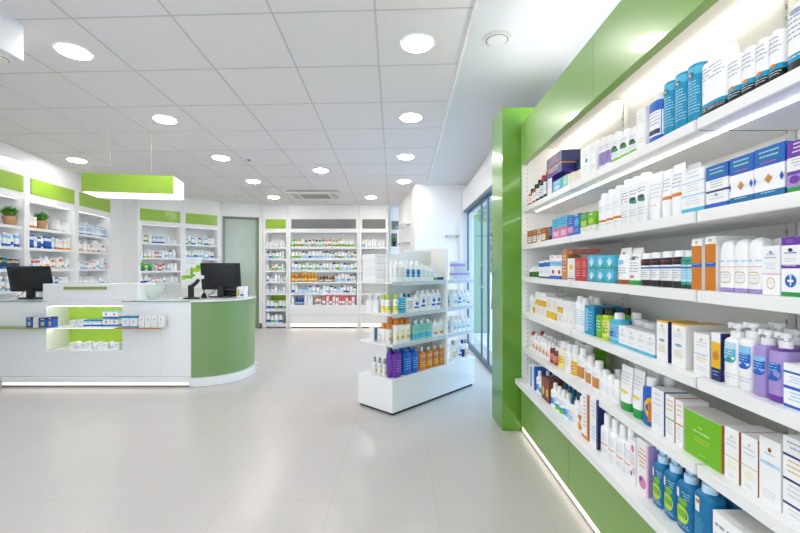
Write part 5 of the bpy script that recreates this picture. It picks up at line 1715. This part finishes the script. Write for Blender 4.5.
def monitor(x, y, w, h, zb, tilt, rz, label):
    e = empty('computer_monitor', (x, y, ZC), rz, label, 'monitor', 'black monitors on the service counter')
    T = Matrix.Translation((0, 0, zb)) @ Matrix.Rotation(tilt, 4, 'X')
    a = MB()
    a.box(-w / 2, w / 2, 0, .022, 0, h, 'blackplastic')
    a.xf(T)
    a.build('bezel', e, smooth=False, bevel=.004)
    b = MB()
    k0 = [(-.018, w * .46, h * .45), (-.03, w * .40, h * .38), (-.045, w * .26, h * .26)]
    rings = [(0.0, w * .48, h * .47)] + [(-z, sx, sy) for z, sx, sy in k0]
    b.loft([(-zz, sx, sy) for zz, sx, sy in [(-.001, w * .485, h * .47), (.012, w * .47, h * .455), (.026, w * .40, h * .38), (.036, w * .27, h * .25)]][::-1], 'blackplastic', 28, 5)
    # loft runs along z: lay it down so that it bulges towards the customers
    b.xf(Matrix.Translation((0, 0, zb)) @ Matrix.Rotation(tilt, 4, 'X') @ Matrix.Translation((0, 0, h / 2)) @ Matrix.Rotation(-PI / 2, 4, 'X'))
    for i in range(len(b.v)):
        pass
    b.build('back_shell', e)
    c = MB()
    c.box(-w / 2 + .014, w / 2 - .014, .022, .0235, .016, h - .014, 'screenglass')
    c.xf(T)
    c.build('screen', e, smooth=False)
    d_ = MB()
    d_.box(-.035, .035, -.035, .012, .012, zb + h * .42, 'blackplastic')
    d_.build('stand_neck', e, smooth=False, bevel=.006)
    f = MB()
    f.loft([(0.0005, .125, .085), (.010, .12, .08), (.016, .06, .05)], 'blackplastic', 32, 2.6)
    f.build('stand_base', e)
    g_ = MB()
    g_.tube([(-.02, -.03, zb + .06), (-.07, -.05, zb * .6), (-.13, -.03, .03), (-.16, .03, .008), (-.15, .1, .006)], .0035, 'cable')
    g_.build('power_cable', e)
    s_ = MB()
    s_.box(w * .27, w * .31, -.0145, -.0135, .05, .065, 'deepblue')
    s_.xf(T)
    s_.build('port_sticker', e, smooth=False)
    return e


# tilt: the top leans towards the customers
monitor(-3.93, 4.42, .455, .275, .075, math.radians(11), math.radians(0), 'black computer monitor seen from behind, beside the raised white block')
monitor(-2.01, 4.66, .435, .30, .085, math.radians(9), math.radians(2), 'black computer monitor seen from behind, above the curved green end')
# scanner on its stand
sc = empty('barcode_scanner', (-2.225, 4.42, ZC), 0, 'black barcode scanner stand with white head on the glass counter', 'scanner')
MB().loft([(.0005, .085, .06), (.012, .08, .055), (.018, .035, .03)], 'blackplastic', 28, 2.6).build('base', sc)
MB().box(-.032, .018, -.02, .02, .012, .145, 'blackplastic').build('column', sc, smooth=False, bevel=.006)
MB().tube([(.0, 0, .13), (.05, .0, .17), (.075, .0, .205)], .02, 'blackplastic', 12).build('cradle', sc)
hd_ = MB()
hd_.box(.05, .125, -.028, .028, .21, .25, 'white')
hd_.build('scanner_head', sc, smooth=False, bevel=.01)
# small black bell shaped card holder
bp_ = empty('desk_pen_holder', (-2.14, 4.52, ZC), 0, 'small black tapered pen holder beside the scanner stand', 'pen holder')
MB().loft([(.0005, .03, .03), (.03, .026, .026), (.055, .012, .012)], 'blackplastic', 20).build('base', bp_)
MB().tube([(0, 0, .05), (.0, 0, .10)], .006, 'black').build('pen', bp_)
# keyboard / cash drawer behind the monitor
kb = empty('receipt_printer', (-1.93, 4.835, ZC), 0, 'low black receipt printer behind the monitor on the green end', 'printer')
MB().box(-.16, .14, -.07, .06, .0005, .075, 'blackplastic').build('body', kb, smooth=False, bevel=.006)
MB().box(-.15, .13, -.075, -.071, .03, .036, 'dkgrey').build('paper_slot', kb, smooth=False)
# white box with stickers
wx = product('carton', .095, .08, .12, S('white container with green, orange and blue print', 'pure', deco=[('r', .05, .35, .45, .75, 'chart'), ('r', .06, .3, .12, .5, 'tan'), ('e', .62, .2, .26, .1, 'blue'), ('r', .55, .85, .6, .75, 'cream'), txt(.3, .5, 2, 'ink', .4, .9)]), name='white_container')
wx.location = (-1.79, 4.70, ZC + .0005)
tag(wx, 'white container with green, orange and blue print on the curved counter end', 'container')
# glass bowl and the clear screen behind it
gb = MB()
gb.loft([(.0005, .045, .045), (.012, .05, .05), (.03, .045, .045), (.05, .07, .07), (.09, .098, .098), (.135, .11, .11), (.15, .112, .112), (.15, .106, .106), (.09, .092, .092), (.05, .062, .062), (.035, .03, .03)], 'bowlglass', 36, caps=(True, True))
o = gb.build('glass_bowl')
o.location = (-2.585, 4.36, ZC)
tag(o, 'frosted greenish glass bowl on the glass counter top', 'bowl')
aps = empty('acrylic_screen', (-2.58, 4.52, ZC), 0, 'clear acrylic screen standing behind the glass bowl', 'screen')
boxo('sheet', aps, -.175, .165, 0, .006, .0005, .19, 'acrylic')
boxo('foot', aps, -.16, -.12, -.03, .04, .0005, .006, 'acrylic')
boxo('foot', aps, .12, .16, -.03, .04, .0005, .006, 'acrylic')
# leaflet stand with green leaf print
ls = empty('leaflet_stand', (-2.41, 4.80, ZC), 0, 'white leaflet stand with green leaf print behind the scanner', 'leaflet stand')
b = MB()
b.box(-.125, .105, 0, .012, .0005, .45, 'pure')
deco_on(b, [('e', .3, .5, .3, .045, 'lime'), ('e', .74, .68, .24, .06, 'chart'), ('e', .52, .6, .07, .16, 'lime'), ('e', .86, .76, .13, .05, 'lime'), ('r', .2, .46, .58, .7, 'offwhite'), txt(.8, .95, 3), ('e', .12, .45, .12, .04, 'chart'), ('e', .62, .54, .1, .03, 'lime')], lambda u, v, o_: (-.125 + u * .23, -o_, v * .45))
b.build('panel', ls, smooth=False)
b = MB()
b.box(-.12, .10, -.05, 0, .0005, .10, 'offwhite')
b.build('tray', ls, smooth=False)
b = MB()
b.box(-.1, -.02, -.03, -.012, .1, .19, 'white')
b.build('leaflet', ls, smooth=False)
# lime leaflet and cream box by the far monitor
for (x, y, w_, d_, h_, c_, l_) in ((-3.70, 4.66, .13, .1, .05, 'chart', 'low lime green carton beside the stand of the monitor'), (-4.02, 4.80, .2, .12, .07, 'pale', 'pale grey carton behind the monitor next to the raised block')):
    o = product('carton', w_, d_, h_, S(l_, c_, deco=[txt(.3, .7, 2, 'ink')]))
    o.location = (x, y, ZC + .0005)
    o['label'] = l_

# ------------------------------------------------------------------ hanging sign lamp
hs = empty('pendant_sign', (-2.75, 4.35, 0), 0, 'hanging green fronted light box sign above the counter', 'sign lamp')
P4 = [Vector((-3.15, 4.10)), Vector((-2.322, 4.25)), Vector((-2.395, 4.572)), Vector((-3.223, 4.422))]
zb_, zt_ = 1.938, 2.128


def quadbox(name, poly, z0, z1, mt):
    mb = MB()
    for z in (z0, z1):
        mb.v += [(p.x + 2.75, p.y - 4.35, z) for p in poly]
    for f in ((0, 1, 5, 4), (1, 2, 6, 5), (2, 3, 7, 6), (3, 0, 4, 7), (4, 5, 6, 7), (3, 2, 1, 0)):
        mb.f.append(f)
        mb.mi.append(mb.m(mt))
    return mb.build(name, hs, smooth=False)


quadbox('housing', P4, zb_ + .014, zt_, 'pure')
nrm = (P4[1] - P4[0]).normalized()
nf = Vector((nrm.y, -nrm.x))
quadbox('front_panel', [P4[0] + nf * .012, P4[1] + nf * .012, P4[1] + nf * .001, P4[0] + nf * .001], zb_ + .01, zt_ + .004, 'greensign')
quadbox('back_panel', [P4[3] - nf * .001, P4[2] - nf * .001, P4[2] - nf * .012, P4[3] - nf * .012], zb_ + .01, zt_ + .004, 'greensign')
ins = [P4[0] + Vector((.01, .0)), P4[1] + Vector((-.008, .0)), P4[2] + Vector((-.01, 0)), P4[3] + Vector((.01, 0))]
quadbox('diffuser', ins, zb_, zb_ + .013, 'signglow')
ends = [P4[1] + nrm * .001, P4[1] + nrm * .008, P4[2] + nrm * .008, P4[2] + nrm * .001]
quadbox('end_diffuser', ends, zb_ + .004, zt_ - .001, 'signglow')
for f_ in (.22, .68):
    c = P4[0] + (P4[1] - P4[0]) * f_ + (P4[3] - P4[0]) * .5
    MB().tube([(c.x + 2.75, c.y - 4.35, zt_), (c.x + 2.75, c.y - 4.35, ceil_z(c.y))], .0022, 'steelwire', 6).build('suspension_wire', hs)

# ------------------------------------------------------------------ labels for the rows of products
LV = ['top', 'second', 'third', 'fourth', 'fifth', 'sixth', 'seventh']
UN = {'L1': 'third unit from the corner', 'L2': 'second unit from the corner', 'L3': 'unit beside the corner', 'D': 'unit past the corner', 'E': 'unit beside the door', 'A': 'narrow back unit', 'B': 'wide back unit', 'C': 'back unit behind island'}
for key, rows in ROWS.items():
    rev = key[0] in ('L1', 'L2', 'L3', 'D', 'E')
    rows.sort(key=lambda r: r[0], reverse=rev)
    for i, (order, st, o, desc) in enumerate(rows):
        n = ORD[i + 1]
        if key[0] == 'run':
            s, b, up = key[1], key[2], key[3]
            shn = 'base shelf' if s == 6 else LV[s - 1] + ' shelf'
            if up:
                lab = '%s, stacked, %s from green pillar, %s' % (desc, n, shn)
            elif b:
                lab = '%s, %s from pillar, %s, %s' % (desc, n, 'back row' if b == 1 else 'third row', shn)
            else:
                lab = '%s, %s from pillar, %s' % (desc, n, shn)
            o['group'] = 'products on the %s of the green fronted shelving' % shn
        elif key[0] == 'isl':
            sec, s, b, up = key[1:]
            shn = ['', 'top', 'second', 'third', 'base'][s]
            where = 'island %s shelf' % shn if sec == 'main' else 'far island bay, %s shelf' % shn
            if b:
                lab = '%s, %s along the row behind, %s' % (desc, n, where)
            elif up:
                lab = '%s, %s of those stacked, %s' % (desc, n, where)
            else:
                lab = '%s, %s from the free end, %s' % (desc, n, where)
            o['group'] = 'products on the display island'
        elif key[0] == 'islend':
            lab = '%s, %s from front corner, island end, %s' % (desc, n, ['', 'top', 'second shelf', 'third shelf', 'base'][key[1]])
            o['group'] = 'products on the free end of the island'
        else:
            u, l, r, up = key
            ref = 'corner' if u[0] == 'L' else 'door'
            if up:
                lab = '%s, stacked, %s from %s, %s shelf, %s' % (desc, n, ref, LV[l], UN[u])
            elif r:
                lab = '%s behind, %s from %s, %s shelf, %s' % (desc, n, ref, LV[l], UN[u])
            else:
                lab = '%s, %s from %s, %s shelf, %s' % (desc, n, ref, LV[l], UN[u])
            o['group'] = 'products in the %s' % UN[u]
        w_ = lab.split()
        if len(w_) > 16:
            lab = lab.replace(' the ', ' ')
        o['label'] = lab

# ------------------------------------------------------------------ daylight, camera, view
wd_ = bpy.data.worlds.new('sky')
SC.world = wd_
wd_.use_nodes = True
nt = wd_.node_tree
bg = nt.nodes['Background']
# bluish shade over the side street, whiter sky behind the shop
wtc = nt.nodes.new('ShaderNodeTexCoord')
wsx = nt.nodes.new('ShaderNodeSeparateXYZ')
wmr = nt.nodes.new('ShaderNodeMapRange')
wmr.inputs['From Min'].default_value, wmr.inputs['From Max'].default_value = -.2, .5
wmx = nt.nodes.new('ShaderNodeMixRGB')
wmx.inputs[1].default_value = (0.95, 0.955, 1.0, 1)
wmx.inputs[2].default_value = (0.75, 1.12, 1.6, 1)
nt.links.new(wtc.outputs['Generated'], wsx.inputs[0])
nt.links.new(wsx.outputs['X'], wmr.inputs['Value'])
nt.links.new(wmr.outputs['Result'], wmx.inputs[0])
nt.links.new(wmx.outputs[0], bg.inputs['Color'])
bg.inputs['Strength'].default_value = 3.0
cam = bpy.data.cameras.new('camera')
cam.sensor_width = 36
cam.lens = F / 800 * 36
cam.shift_y = 1.5 / 800
cam.clip_start = .02
co = bpy.data.objects.new('camera', cam)
co.location = (0, 0, HC)
co.rotation_euler = (PI / 2, 0, 0)
COL.objects.link(co)
SC.camera = co
vs = SC.view_settings
vs.view_transform = 'Standard'
vs.look = 'None'
vs.gamma = 1
vs.exposure = -0.38
vs.use_curve_mapping = False
cy = SC.cycles
cy.use_denoising = True
cy.max_bounces = 10
cy.diffuse_bounces = 6
cy.glossy_bounces = 4
cy.transparent_max_bounces = 12
cy.sample_clamp_indirect = 6
cy.caustics_reflective = False
cy.caustics_refractive = False
